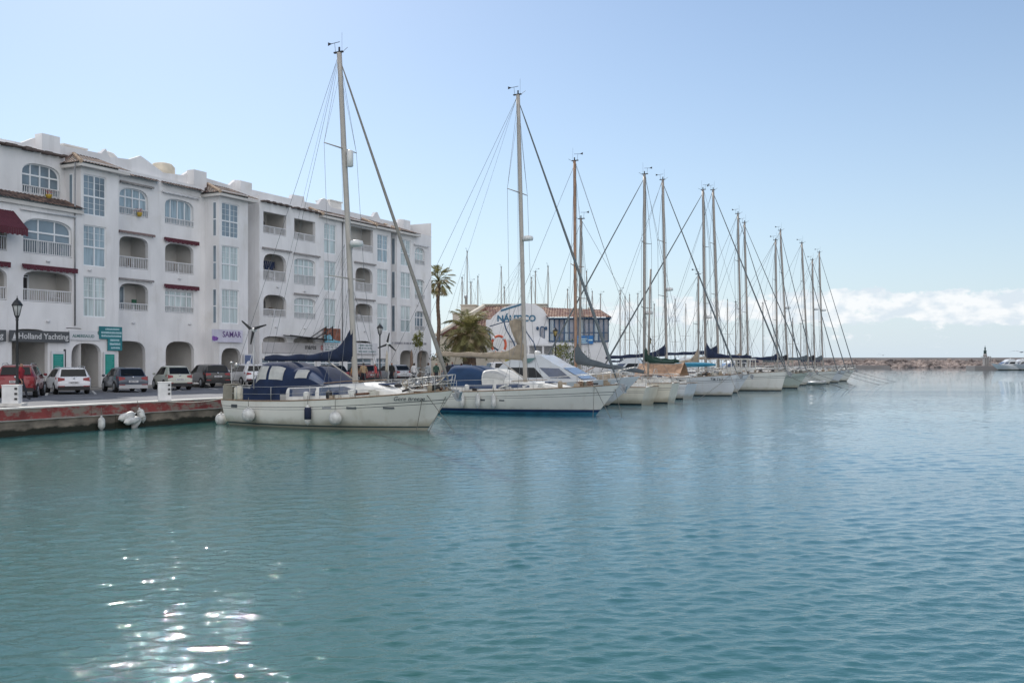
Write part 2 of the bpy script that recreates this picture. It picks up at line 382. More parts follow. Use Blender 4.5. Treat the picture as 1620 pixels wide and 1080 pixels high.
# ================================================================ APARTMENT BUILDING
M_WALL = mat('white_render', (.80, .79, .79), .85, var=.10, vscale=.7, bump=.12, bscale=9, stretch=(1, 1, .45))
overlay(M_WALL, 'streak', (.56, .55, .54), .4, scale=(1.6, 1.6, .12))
overlay(M_WALL, 'streak', (.58, .55, .50), .45, scale=(.35, .35, .25))
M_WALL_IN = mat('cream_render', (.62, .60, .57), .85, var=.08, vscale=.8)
M_FRAME = mat('white_window_frame', (.80, .82, .84), .45, var=0)
M_GLASS = mat('window_glass', (.19, .25, .30), .06, var=.4, vscale=.5, coat=.6)
M_CURT = mat('curtained_glass', (.48, .56, .57), .12, var=.35, vscale=2.2, stretch=(3, 3, .15), coat=.8)
M_CURT2 = mat('blue_curtained_glass', (.30, .39, .45), .12, var=.4, vscale=1.6, stretch=(3, 3, .3), coat=.8)
M_RAIL = mat('painted_balustrade', (.66, .66, .67), .6, var=.08, vscale=3)
M_AWN = mat('burgundy_awning', (.10, .022, .035), .8, var=.15, vscale=4)
M_DARK = mat('dark_interior', (.03, .03, .035), .6, var=.3, vscale=1)
M_METAL = mat('grey_metal', (.32, .33, .34), .45, metal=.6, var=.1, vscale=6)
def tile_material():
    m = mat('clay_roof_tile', (.17, .10, .075), .85, var=.2, vscale=1)
    nt = m.node_tree; N = nt.nodes; L = nt.links; b = N['Principled BSDF']
    tcn = N.new('ShaderNodeTexCoord'); vo = N.new('ShaderNodeTexVoronoi'); vo.inputs['Scale'].default_value = 3.2
    L.new(tcn.outputs['Object'], vo.inputs['Vector'])
    sp = N.new('ShaderNodeSeparateColor'); L.new(vo.outputs['Color'], sp.inputs[0])
    cr = N.new('ShaderNodeValToRGB'); e = cr.color_ramp.elements; e[0].color = (.035, .026, .024, 1); e[1].color = (.20, .13, .10, 1)
    e.new(.5).color = (.08, .05, .042, 1); L.new(sp.outputs[0], cr.inputs[0]); L.new(cr.outputs[0], b.inputs['Base Color'])
    return m
M_TILE = tile_material()
building = empty('apartment_building', Q0, TH, 'long white four storey apartment building with arched balconies and shop arcade', 'apartment building')
wall = MB(); rooms = MB()
def arch_poly(s0, s1, z0, z1, rise):                              # outline with a low arched or round-cornered top
    if rise <= 0: return [(s0, z0), (s1, z0), (s1, z1), (s0, z1)]
    p = [(s0, z0), (s1, z0)]; c = (s0+s1)/2; w = (s1-s0)/2
    for i in range(13):
        a = math.pi*i/12; p.append((c+w*math.copysign(abs(math.cos(a))**.62, math.cos(a)), z1-rise+rise*math.sin(a)**.8 if 0 < i < 12 else z1-rise))
    return p
def facade(s0, s1, z0, z1, t, holes, reveal=.28, target=wall):
    outer = [Vector((s0, z0, 0)), Vector((s1, z0, 0)), Vector((s1, z1, 0)), Vector((s0, z1, 0))]
    loops = [outer]+[[Vector((a, b, 0)) for a, b in h] for h in holes]
    tri = tessellate_polygon(loops); flat = [v for l in loops for v in l]
    target.add([(v.x, t, v.y) for v in flat], [tuple(f) for f in tri], 0)
    for h in holes:
        n = len(h); target.add([(a, t, b) for a, b in h]+[(a, t+reveal, b) for a, b in h], [(i, (i+1) % n, (i+1) % n+n, i+n) for i in range(n)], 0)
def side(s, t0, t1, z0, z1): wall.add([(s, t0, z0), (s, t1, z0), (s, t1, z1), (s, t0, z1)], [(0, 1, 2, 3)])
def room(s0, s1, z0, z1, t, depth=1.7, door=True):                # the loggia behind an open arch
    a, b, c, d = s0-.15, s1+.15, z0-.02, z1+.25
    T0, T1 = t+.281, t+depth
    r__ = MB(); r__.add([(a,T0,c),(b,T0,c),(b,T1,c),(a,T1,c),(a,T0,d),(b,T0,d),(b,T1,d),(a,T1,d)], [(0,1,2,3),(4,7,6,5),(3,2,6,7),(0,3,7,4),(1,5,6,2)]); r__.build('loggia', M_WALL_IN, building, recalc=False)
    if z0 > 5 and door:
        k_ = int(s0*7+z0*3) % 4
        window(s0+.2+.3*(k_ % 2), s0+1.25+.3*(k_ % 2), z0+.02, min(z1-.1, z0+1.95), T1-.07, 1+k_ % 2, ((1, False),), (M_CURT, M_GLASS, M_CURT2, M_DARK)[k_], name='balcony_door')
        if s0 > 9:
            f__ = MB(); x_ = s1-.75; f__.box(x_, x_+.42, T1-1.0, T1-.6, z0+.36, z0+.41); f__.box(x_, x_+.42, T1-.63, T1-.59, z0+.41, z0+.85)
            for i_ in (0, 1): f__.box(x_+.38*i_, x_+.04+.38*i_, T1-.99, T1-.95, z0, z0+.36); f__.box(x_+.38*i_, x_+.04+.38*i_, T1-.64, T1-.60, z0, z0+.36)
            tag(f__.build('balcony_chair', (M_RAIL, mat('green_plastic', (.03, .12, .07), .5), mat('brown_wicker', (.14, .09, .05), .8), M_RAIL)[k_], loc=Q0, rz=TH), ('white', 'green', 'brown', 'white')[k_]+' chair on the '+('first' if z0 < 8 else 'second' if z0 < 12 else 'third')+' floor balcony '+('at the left edge of the photo' if s0 < 12 else 'over the charcoal Holland sign' if s0 < 16 else 'over the teal board' if s0 < 24 else 'left of the SAMAR column' if s0 < 30 else 'first right of the SAMAR column' if s0 < 38.5 else 'second right of the SAMAR column' if s0 < 44 else 'right of the front mast'), 'chair', 'chairs standing on the balconies')
def railing(s0, s1, z0, h, t, name='balcony_railing'):
    m = MB(); m.bar((s0, t, z0+h), (s1, t, z0+h), .09, .07); m.bar((s0, t, z0+.06), (s1, t, z0+.06), .07, .06)
    n = max(4, int((s1-s0)/.15))
    for i in range(n+1): 
        x = s0+(s1-s0)*i/n; w = .09 if i == n//2 else .045
        m.box(x-w/2, x+w/2, t-.02, t+.02, z0+.06, z0+h)
    m.build(name, M_RAIL, building)
def window(s0, s1, z0, z1, t, cols=2, rows=((.45, False), (1, True)), glass=None, rise=0, name='window'):
    """frame with mullions, glass as its pane; rows = (top fraction, muntins)"""
    f = MB(); w = .07
    poly = arch_poly(s0, s1, z0, z1, rise); c = ((s0+s1)/2, (z0+z1)/2)
    n = len(poly); inn = [(p[0]+(w if p[0] < c[0] else -w)*min(1, abs(p[0]-c[0])/((s1-s0)/2)*1.0), p[1]+(w if p[1] < c[1] else -w)) for p in poly]
    f.add([(a, t-.03, b) for a, b in poly]+[(a, t-.03, b) for a, b in inn]+[(a, t+.03, b) for a, b in inn],
          [(i, (i+1) % n, (i+1) % n+n, i+n) for i in range(n)]+[(i+n, (i+1) % n+n, (i+1) % n+2*n, i+2*n) for i in range(n)])
    def top_at(x):
        if rise <= 0: return z1
        q = min(1, abs(x-c[0])/((s1-s0)/2)); return z1-rise+rise*math.sin(math.acos(min(1, q**1.6)))**.8
    for i in range(1, cols):
        x = s0+(s1-s0)*i/cols; f.box(x-.04, x+.04, t-.035, t+.03, z0+w, top_at(x)-w*.6)
    H = z1-z0; prev = 0
    for fr, mun in rows:
        if fr < 1: f.box(s0+w, s1-w, t-.04, t+.03, z0+H*fr-.05, z0+H*fr+.05)
        if mun:
            za, zb = z0+H*prev+w, z0+H*fr-w
            for i in range(cols):
                a, b = s0+(s1-s0)*i/cols+.05, s0+(s1-s0)*(i+1)/cols-.05
                for k in range(1, 3): f.box(a, b, t-.012, t+.01, za+(zb-za)*k/3-.009, za+(zb-za)*k/3+.009)
                f.box((a+b)/2-.009, (a+b)/2+.009, t-.011, t+.01, za, zb)
        prev = fr
    fo = f.build(name, M_FRAME, building)
    g = MB(); g.add([(a, t+.012, b) for a, b in poly], [tuple(range(n))]); g.build('pane', glass or M_GLASS, fo)
    return fo
def awning_roll(s0, s1, z, t, material=None, drop=.22):           # rolled blind box with a scalloped valance
    m = MB(); m.tube([(s0, t-.16, z), (s1, t-.16, z)], .075, 8)
    n = max(6, int((s1-s0)/.22))
    for i in range(n):
        a = s0+(s1-s0)*i/n; b = s0+(s1-s0)*(i+.93)/n
        m.box(a, b, t-.235, t-.222, z-drop-.04*(i % 2), z+.02)
    m.bar((s0+.1, t, z-.1), (s0+.1, t-.2, z), .03, .03); m.bar((s1-.1, t, z-.1), (s1-.1, t-.2, z), .03, .03)
    m.build('awning', material or M_AWN, building)
def tile_patch(A, B, C, D, name='tiled_roof', pitch=.24, m=None, host=None, matl=None):
    """corrugated clay tiles: A-B the eave, D-C the upper edge"""
    A, B, C, D = map(Vector, (A, B, C, D)); n = (B-A).cross(D-A).normalized()
    if n.z < 0: n = -n
    L = max((B-A).length, (C-D).length); H = ((D-A).length+(C-B).length)/2
    nu = max(6, int(L/pitch)*6); nv = max(2, int(H/.4))*2
    mb = m or MB()
    def fn(u, v):
        p = A.lerp(B, u).lerp(D.lerp(C, u), v); k = (p-A).dot((B-A).normalized())/pitch
        row = v*nv/2; return p+n*(.055*abs(math.sin(math.pi*k))+.035*(1-(row % 1.0)))
    mb.grid(fn, nu, nv, smooth=False)
    if m is None: return mb.build(name, matl or M_TILE, host or building, recalc=False)

ZG, ZT = 1.18, 15.75          # pavement, wall top under the eaves
FL = [(5.05, 5.75), (8.33, 9.0), (11.6, 12.3)]
TB, TR = 18.5, 20.0           # bay plane, recessed plane

# ---- left block (its three lower storeys come forward, the top one is set back behind a tiled skirt)
AS0, AS1 = -8.0, 18.39
cols_a = [(-7.3, -3.8), (-2.9, .6), (1.5, 5.0), (5.9, 9.4), (9.9, 13.3), (14.35, 17.75)]
holes = []
for a, b in cols_a:
    holes += [arch_poly(a, b, 6.45, 8.35, .55), arch_poly(a, b, 9.35, 11.55, .7)]
facade(AS0, AS1, 4.95, 12.6, TB, holes)
gr_a = [(-7.2, -4.2), (-3.2, -.2), (.8, 3.8), (4.8, 7.8), (8.6, 12.0), (13.6, 16.0)]
facade(AS0, 17.3, ZG, 4.95, TB, [arch_poly(a, b, ZG, 4.8, .5) for a, b in gr_a])
for a, b in gr_a: room(a, b, ZG, 4.8, TB, 3.2)
window(14.9, 15.8, ZG, 3.9, TB+3.1, 1, ((1, False),), M_CURT, name='shop_door')
f_ = MB(); f_.box(17.12, 17.28, TB-.012, TB, 1.5, 3.6); f_.build('side_window', M_DARK, building)
for k, (a, b) in enumerate(cols_a):
    room(a, b, 6.45, 8.35, TB); railing(a+.02, b-.02, 6.45, .75, TB+.1)
    if k == 5: window(a+.3, a+1.5, 6.5, 8.1, TB+1.64, 1, ((1, False),), M_CURT, name='balcony_door')
    if k in (5, 2, 0):
        window(a, b, 9.35, 11.55, TB+.22, 3, ((.62, False), (1, False)), M_GLASS, rise=.7)
    else: room(a, b, 9.35, 11.55, TB)
    railing(a+.02, b-.02, 9.35, .85, TB+.06)
    if k < 5 and k >= 2: awning_roll(a-.1, b+.1, 8.62, TB)
awning_roll(14.2, 18.0, 8.62, TB)
m = MB(); m.tube([(14.1, TB-.12, 11.95), (17.9, TB-.12, 11.95)], .06, 8); m.build('blind_box', M_RAIL, building)
# the projecting burgundy awning at the left edge of the picture
m = MB(); m.add([(9.7, TB-.05, 11.75), (13.7, TB-.05, 11.75), (13.7, TB-1.35, 10.6), (9.7, TB-1.35, 10.6)], [(0, 1, 2, 3)])
for i in range(26):
    a = 9.7+i*4/26; m.box(a, a+.14, TB-1.36, TB-1.345, 10.22-.05*(i % 2), 10.6)
    m.bar((a+.08, TB-.05, 11.758), (a+.08, TB-1.35, 10.608), .05, .012)
m.bar((9.7, TB-1.33, 10.6), (13.7, TB-1.33, 10.6), .05, .05); m.bar((9.9, TB, 10.7), (9.9, TB-1.3, 10.58), .03, .03); m.bar((13.5, TB, 10.7), (13.5, TB-1.3, 10.58), .03, .03)
m.build('awning', M_AWN, building)
side(AS0, TB, 34, ZG, 16); 
facade(AS0, 18.39, 12.5, 16.1, TR, [arch_poly(15.35, 18.05, 13.25, 15.2, .75)]+[arch_poly(a, a+2.9, 13.25, 15.2, .75) for a in (-6, -1, 4, 9.6)])
for a in (-6, -1, 4, 9.6): window(a, a+2.9, 13.25, 15.2, TR+.2, 4, ((.62, False), (1, False)), M_GLASS, rise=.75); railing(a+.05, a+2.85, 13.25, .5, TR+.05)
window(15.35, 18.05, 13.25, 15.2, TR+.2, 4, ((.62, False), (1, False)), M_GLASS, rise=.75); railing(15.4, 18.0, 13.25, .5, TR+.05)
tile_patch((AS0, TB-.35, 12.45), (18.5, TB-.35, 12.45), (18.5, TR, 13.15), (AS0, TR, 13.15), pitch=.26)
m = MB(); m.box(AS0, 18.45, TB-.2, TB, 12.2, 12.42); m.build('cornice', M_WALL_IN, building)
wall.box(AS0, 18.38, TB+.3, TR, 12.42, 12.58)

# ---- bays: a window shaft with three tall windows each
def bay(s0, s1, w0, w1, side_win, t=TB, tr=TR, glasses=None, zt=ZT):
    hs = []
    for (z0, z1) in ((5.7, 8.3), (8.97, 11.6), (12.25, 14.85)): hs.append([(w0, z0), (w1, z0), (w1, z1), (w0, z1)])
    facade(s0, s1, 4.9, zt, t, hs, .14)
    for i, h in enumerate(hs):
        g = (glasses or [M_CURT, M_CURT2, M_GLASS])[i]
        window(w0, w1, h[0][1], h[2][1], t+.1, 2, ((.47, i == 2), (1, True)), g)
        if side_win:                                                # slim side window on the left return
            f = MB(); f.box(s0-.015, s0+.03, t+.28, t+.62, h[0][1], h[2][1]); fo = f.build('side_window', M_FRAME, building)
            g_ = MB(); g_.box(s0-.03, s0-.018, t+.33, t+.57, h[0][1]+.06, (h[0][1]+h[2][1])/2-.05); g_.box(s0-.03, s0-.018, t+.33, t+.57, (h[0][1]+h[2][1])/2+.05, h[2][1]-.06); g_.build('pane', M_GLASS, fo)
    side(s0, t, tr, ZG, zt); side(s1, t, tr, ZG, zt)
    wall.add([(s0, t, 4.9), (s1, t, 4.9), (s1, tr, 4.9), (s0, tr, 4.9)], [(0, 1, 2, 3)])
bay(18.39, 21.3, 18.58, 20.32, False)
window_side = MB()
f = MB(); f.box(18.36, 18.40, TB+.75, TB+1.05, 12.8, 14.9); fo = f.build('side_window', M_FRAME, building)
g_ = MB(); g_.box(18.345, 18.358, TB+.79, TB+1.01, 12.9, 14.8); g_.build('pane', M_GLASS, fo)
bay(30.52, 33.6, 30.79, 32.6, True, glasses=[M_CURT, M_CURT, M_GLASS])
# ground floor under bay 1 and bay 2: shop fronts with wide arches
facade(17.3, 21.3, ZG, 4.9, TB+.02, [arch_poly(17.7, 19.95, ZG, 4.0, .85)]); room(17.7, 19.95, ZG, 4.0, TB, 2.6)
f_ = MB(); f_.box(18.1, 18.55, TB+2.55, TB+2.6, 3.0, 3.6); f_.build('door_plate', mat('olive_plate', (.16, .15, .08), .6), building)
facade(30.52, 33.6, ZG, 4.9, TB+.02, [arch_poly(30.75, 32.85, ZG, 3.85, .9)]); room(30.75, 32.85, ZG, 3.85, TB, 2.2)
window(31.8, 32.5, ZG, 3.6, TB+2.1, 1, ((.6, False), (1, False)), M_DARK, name='shop_door')

# ---- section between bay 1 and bay 2
B1, B2 = (22.66, 25.14), (26.68, 29.42)
facade(21.3, 30.52, ZG, 16.0, TR, [arch_poly(*B1, 12.95, 14.85, .75), arch_poly(*B1, 9.27, 11.5, .5), arch_poly(*B1, 6.35, 8.25, .6), arch_poly(21.9, 24.9, ZG, 4.25, .9),
                                  arch_poly(*B2, 12.8, 14.7, .6), arch_poly(*B2, 9.27, 11.45, .55), arch_poly(*B2, 6.38, 8.0, 0), arch_poly(26.73, 29.47, ZG, 4.3, .9)])
window(*B1, 12.95, 14.85, TR+.2, 4, ((.66, False), (1, False)), M_CURT2, rise=.75); railing(*B1, 12.95, .5, TR+.04)
room(*B1, 9.27, 11.5, TR, 1.9); railing(*B1, 9.27, .8, TR+.1)
room(*B1, 6.35, 8.25, TR, 1.4); railing(*B1, 6.35, .5, TR+.1)
window(*B2, 12.8, 14.7, TR+.25, 4, ((1, False),), M_CURT2, rise=.6); railing(*B2, 12.8, .45, TR+.02)
room(*B2, 9.27, 11.45, TR, 1.9); railing(*B2, 9.27, .8, TR+.1)
window(*B2, 6.38, 8.0, TR+.2, 5, ((.78, False), (1, False)), M_CURT); railing(*B2, 6.38, .45, TR+.04)
room(21.9, 24.9, ZG, 4.25, TR, 3.0); room(26.73, 29.47, ZG, 4.3, TR, 3.0)
window(28.1, 28.7, ZG, 4.0, TR+2.9, 1, ((1, False),), M_DARK, name='shop_door')
awning_roll(22.5, 25.6, 11.75, TR, mat('faded_awning', (.25, .18, .17), .8), .07)
awning_roll(26.5, 29.8, 11.72, TR); awning_roll(26.5, 29.8, 8.35, TR)
awning_roll(22.5, 25.5, 8.5, TR, mat('grey_awning', (.30, .28, .27), .8), .05)
awning_roll(22.6, 25.5, 15.15, TR, mat('grey_awning', (.30, .28, .27), .8), .05); awning_roll(26.3, 29.9, 15.05, TR, M_RAIL, .04)
for sa, sb in ((21.6, 26.0), (26.3, 30.2)):
    tile_patch((sa, TR-.45, 15.55), (sb, TR-.45, 15.55), (sb, TR+.8, 16.1), (sa, TR+.8, 16.1), pitch=.26)

# ---- gap, then the block with open loggias (C), bay 3, the terrace column (D), bay 4
GAP1 = (33.6, 34.9)
facade(33.6, 34.9, ZG, 16.0, TR, [])
side(34.9, TB, TR, ZG, 16.0); side(53.3, TB, TR, ZG, 16.0)
C1, C2 = (35.35, 38.1), (39.1, 41.85)
W3, W4 = (43.08, 44.77), (51.06, 52.84)
D1 = (47.6, 50.3)
W5 = (55.03, 56.84)
Cs = [arch_poly(35.35, 38.1, 13.05, 14.8, 0), arch_poly(39.1, 41.85, 12.95, 14.75, 0), arch_poly(*C1, 9.27, 11.5, .85), arch_poly(*C2, 9.27, 11.45, .3), arch_poly(*C1, 6.4, 8.2, .65), arch_poly(*C2, 6.4, 8.15, .3),
      arch_poly(35.3, 38.2, 4.0, 4.85, .4), arch_poly(39.0, 41.9, 4.0, 4.85, .4)]
sh = []
for w in (W3, W4):
    for z0, z1 in ((5.7, 8.3), (8.97, 11.6), (12.25, 14.85)): sh.append([(w[0], z0), (w[1], z0), (w[1], z1), (w[0], z1)])
Ds = [arch_poly(46.9, 50.35, 12.95, 15.1, 0), arch_poly(*D1, 9.2, 11.45, .8), arch_poly(*D1, 6.4, 8.15, .55), arch_poly(46.9, 50.3, 3.5, 4.7, .5)]
shops = [[(a, ZG), (b, ZG), (b, 3.1), (a, 3.1)] for a, b in ((35.2, 38.3), (38.8, 42.1), (42.6, 45.6), (46.4, 50.4), (50.9, 53.0))]
facade(34.9, 53.3, ZG, ZT, TB, Cs+sh+Ds+shops)
for (a, b), z0, z1, d in ((C1, 13.05, 14.8, 2.2), (C2, 12.95, 14.75, 2.2), (C1, 9.27, 11.5, 1.8), (C1, 6.4, 8.2, 1.8), ((46.9, 50.35), 12.95, 15.1, 1.4), (D1, 9.2, 11.45, 1.8), (D1, 6.4, 8.15, 1.8)):
    room(a, b, z0, z1, TB, d); railing(a+.02, b-.02, z0, .62 if z0 > 12 or z0 < 7 else .85, TB+.08)
for a, b in ((35.3, 38.2), (39.0, 41.9), (46.9, 50.3)): room(a, b, 4.0, 4.85, TB, .9)
for a, b in ((35.2, 38.3), (38.8, 42.1), (42.6, 45.6), (46.4, 50.4), (50.9, 53.0)):
    window(a, b, ZG, 3.1, TB+.25, 3, ((.78, False), (1, False)), M_GLASS, name='shop_window')
# round openings seen at the back of the loggias
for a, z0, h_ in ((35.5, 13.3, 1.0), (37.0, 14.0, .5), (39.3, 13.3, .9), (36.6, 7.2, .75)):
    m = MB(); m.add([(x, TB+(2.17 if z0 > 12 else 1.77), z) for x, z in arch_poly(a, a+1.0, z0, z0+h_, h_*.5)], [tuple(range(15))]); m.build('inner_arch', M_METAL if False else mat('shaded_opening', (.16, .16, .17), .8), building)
window(*C2, 9.27, 11.45, TB+.2, 4, ((.72, False), (1, False)), M_CURT, rise=.3); railing(*C2, 9.27, .8, TB+.03)
window(*C2, 6.4, 8.15, TB+.2, 4, ((.66, False), (1, False)), M_CURT, rise=.3); railing(*C2, 6.4, .5, TB+.03)
for w, gl in ((W3, [M_CURT, M_CURT, M_CURT]), (W4, [M_CURT, M_CURT, M_CURT2])):
    for i, (z0, z1) in enumerate(((5.7, 8.3), (8.97, 11.6), (12.25, 14.85))): window(w[0], w[1], z0, z1, TB+.1, 2, ((.47, False), (1, i > 0)), gl[i])
for a, b, z in ((35.1, 38.6, 11.85), (38.9, 42.3, 11.8), (38.95, 42.1, 8.45), (47.3, 50.6, 11.85), (47.4, 50.5, 8.5)): awning_roll(a, b, z, TB, mat('grey_awning', (.30, .28, .27), .8), .05)
laundry = MB()
for i in range(7):
    a = 36.25+i*.22; laundry.grid(lambda u, v: (a+u*.19, TB+.9+.03*math.sin(u*6+v*4+i), 11.0-v*(.55+.12*(i % 3))), 3, 4)
tag(laundry.build('laundry', mat('navy_cloth', (.02, .035, .09), .85, var=.3), loc=Q0, rz=TH, recalc=False), 'navy laundry drying inside the arched balcony', 'laundry')
for sa, sb in ((35.0, 38.4), (38.7, 42.2)):                       # ragged pergola slats over the loggias
    m = MB()
    for i in range(9):
        a = sa+(sb-sa)*i/9; m.box(a, a+.34, TB-.42+.05*(i % 2), TB+.6, 15.50+.05*(i % 2), 15.60+.06*(i % 2))
    m.build('pergola_slats', mat('weathered_tile', (.13, .10, .09), .9, var=.3), building)
m = MB(); random.seed(5)
a = AS0
while a < 18: l = random.uniform(.3, .6); m.box(a, a+l, TR-.45+random.uniform(-.05, .05), TR+.5, 15.9+random.uniform(-.04, .04), 16.02+random.uniform(-.03, .05)); a += l+random.uniform(0, .12)
m.build('pergola_slats', mat('weathered_tile', (.13, .10, .09), .9, var=.3), building)

# ---- recess, bay 5, last column
facade(53.3, 54.36, ZG, ZT, TB+.9, [])
facade(54.36, 60.7, ZG, ZT, TB, [[(W5[0], z0), (W5[1], z0), (W5[1], z1), (W5[0], z1)] for z0, z1 in ((5.7, 8.3), (8.97, 11.6), (12.25, 14.85))] +
       [arch_poly(57.6, 59.4, 12.6, 14.3, .5), arch_poly(57.6, 59.4, 9.1, 11.1, .4), arch_poly(57.6, 59.4, 5.9, 7.9, .5), arch_poly(54.9, 57.4, ZG, 3.9, .9), arch_poly(58.0, 60.2, ZG, 3.9, .9)])
side(54.36, TB, TB+.9, ZG, ZT)
for i, (z0, z1) in enumerate(((5.7, 8.3), (8.97, 11.6), (12.25, 14.85))):
    window(*W5, z0, z1, TB+.1, 2, ((.47, False), (1, i > 0)), M_CURT)
    f = MB(); f.box(54.33, 54.37, TB+.2, TB+.6, z0, z1); fo = f.build('side_window', M_FRAME, building)
    g_ = MB(); g_.box(54.315, 54.328, TB+.25, TB+.55, z0+.06, z1-.06); g_.build('pane', M_GLASS, fo)
for z0, z1 in ((12.6, 14.3), (9.1, 11.1), (5.9, 7.9)): window(57.6, 59.4, z0, z1, TB+.2, 3, ((.68, False), (1, False)), M_CURT if z0 > 7 else M_GLASS, rise=.4); railing(57.6, 59.4, z0, .45, TB+.02)
for a, b in ((54.9, 57.4), (58.0, 60.2)): room(a, b, ZG, 3.9, TB, 2.5)
awning_roll(57.3, 60.0, 14.55, TB, M_RAIL, .04)
side(60.7, TB, 34, ZG, 17.1)
wall.add([(AS0, 34, ZG), (60.7, 34, ZG), (60.7, 34, 17), (AS0, 34, 17)], [(0, 1, 2, 3)])
wall.box(AS0, 60.69, TR+.9, 33.9, 15.4, 16.25)                    # roof deck
# ---- tiled lean-to roofs over the bays, with hips
def hip_roof(s0, s1, t0, t1, z0, z1, left=True, cap=True):
    ap = s0+(t1-t0)*.62 if left else s0
    tile_patch((s0, t0, z0), (s1, t0, z0), (s1, t1, z1), (ap, t1, z1))
    if left:
        tile_patch((s0, t1, z0), (s0, t0, z0), (ap, t1, z1), (ap, t1, z1))
    if cap:
        m = MB(); n = 9
        for i in range(n):
            a = Vector((s0, t0, z0+.06)).lerp(Vector((ap, t1, z1+.06)), i/n); b = Vector((s0, t0, z0+.06)).lerp(Vector((ap, t1, z1+.06)), (i+1.1)/n)
            m.tube([a, b], [.13, .10], 8)
        m.build('hip_ridge', mat('pale_ridge_tile', (.50, .38, .28), .8, var=.3), building)
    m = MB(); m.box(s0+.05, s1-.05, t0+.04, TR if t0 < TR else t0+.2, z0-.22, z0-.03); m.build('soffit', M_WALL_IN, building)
hip_roof(18.0, 21.9, TB-.5, TR+1.2, 15.45, 16.6)
hip_roof(30.1, 34.3, TB-.5, TR+1.2, 15.45, 16.6)
hip_roof(42.3, 50.2, TB-.5, TR+1.0, 15.45, 16.45, cap=True)
hip_roof(50.2, 53.9, TB-.55, TR+1.0, 15.5, 16.55)
hip_roof(53.9, 57.9, TB-.6, TR+1.0, 15.5, 16.5)
# ---- parapet with swellings
par = [(-8, 16.7), (12, 16.55), (16.2, 16.6), (17.1, 17.1), (18.25, 17.5), (18.8, 17.0), (22.2, 17.1), (22.6, 17.5), (22.9, 17.0), (24.6, 17.15), (25.6, 17.6), (27.7, 16.75), (29.6, 16.9), (30.4, 17.45), (31.0, 17.5), (31.6, 17.1),
       (34.5, 16.95), (35.2, 17.5), (35.8, 17.55), (36.6, 17.0), (42.0, 17.0), (42.2, 17.4), (43.7, 17.45), (43.8, 17.0), (45.7, 17.05), (46.2, 17.6), (46.6, 17.75), (47.0, 17.6), (47.5, 17.05), (54.2, 17.05), (54.7, 17.6), (55.0, 17.65), (55.5, 17.05),
       (58.6, 17.05), (59.0, 17.5), (60.4, 17.55), (60.9, 17.1), (62.0, 17.1), (64.1, 17.3), (64.4, 17.7), (65.0, 17.7)]
k = (60.7-(-8))/(65.0+8)
par = [(-8+(a+8)*1.0, b) for a, b in par]
par = [(a, b) for a, b in par if a < 60.5]+[(60.7, 17.4)]
m = MB(); tp = TR+1.25
P = [(a, tp, b) for a, b in par]+[(a, tp+.35, b) for a, b in par]+[(a, tp, 15.3) for a, b in par]+[(a, tp+.35, 15.3) for a, b in par]; n = len(par)
m.add(P, [(i, i+1, i+1+n, i+n) for i in range(n-1)]+[(i+2*n, i+1+2*n, i+1, i) for i in range(n-1)]+[(i+3*n, i+n, i+1+n, i+1+3*n) for i in range(n-1)])
for a in (17.15, 30.0, 35.0, 58.6): m.box(a, a+1.3, tp-.7, tp, 15.6, 17.35)       # stair-head buttresses
m.build('parapet', M_WALL, building)
for a, b, c in ((20.5, 22.3, 17.5), (49.5, 51.3, 18.1)):
    m = MB(); m.box(a, b, tp+1.6, tp+3.2, 16.2, c); m.box(a-.08, b+.08, tp+1.5, tp+3.3, c, c+.1); m.build('chimney', M_WALL_IN, building)
m = MB(); m.lathe([(0.9, 16.2), (.9, 17.5), (.7, 17.75), (.3, 17.85), (.01, 17.88)], (29.0, tp+1.5, 0), 16)
m.build('chimney', mat('cream_plaster', (.62, .55, .44), .8), building)
m = MB(); m.lathe([(.9, 17.0), (.85, 17.5), (.55, 17.85), (.2, 17.98), (.01, 18.0)], (24.7, tp+2.5, 0), 14); m.build('chimney', M_WALL_IN, building)
for a in (45.6, 17.9):
    m = MB(); m.tube([(a, TB-.06, ZG if a > 20 else 5.1), (a, TB-.06, 15.4)], .05, 6); m.build('downpipe', M_METAL, building)
for a, z in ((19.0, 8.7), (28, 8.9), (29, 5.6), (23.8, 5.5), (37, 8.85), (40.4, 8.75), (40.4, 5.6), (16, 9.0), (16, 5.3), (36.8, 5.6), (49, 5.6), (58, 8.5)):
    m = MB(); tt = TR if 21.3 < a < 30.5 else TB; m.ell((a, tt-.06, z), (.16, .07, .08), 8, 5); m.build('wall_light', M_RAIL, building)
wall.build('wall', M_WALL, building, recalc=False)

# ---- flower pots on the sills
for i, (a, t_, z, lab) in enumerate(((17.1, TR-.05, 13.35, 'red and yellow flowers hanging on the top left balcony rail'), (24.2, TR-.1, 13.2, 'orange toy basket and flowers on the balcony rail between the bays'))):
    r_ = empty('flower_basket', W(a, t_, z), TH, lab, 'flowers')
    mm_ = MB(); random.seed(i)
    mm_.lathe([(.12, -.25), (.2, 0), (.2, .02)], (0, -.1, 0), 10); mm_.build('pot', mat('yellow_pot', (.55, .38, .06), .6), r_)
    mm_ = MB()
    for k in range(60):
        c = Vector((random.gauss(0, .18), -.12+random.gauss(0, .08), random.uniform(0, .3))); s_ = .05
        mm_.add([c+Vector((random.uniform(-s_, s_), random.uniform(-s_, s_), random.uniform(-s_, s_))) for _ in range(3)], [(0, 1, 2)])
    mm_.build('blossom', mat('red_blossom', (.45, .05, .03), .7, var=.5, vscale=9), r_, recalc=False)

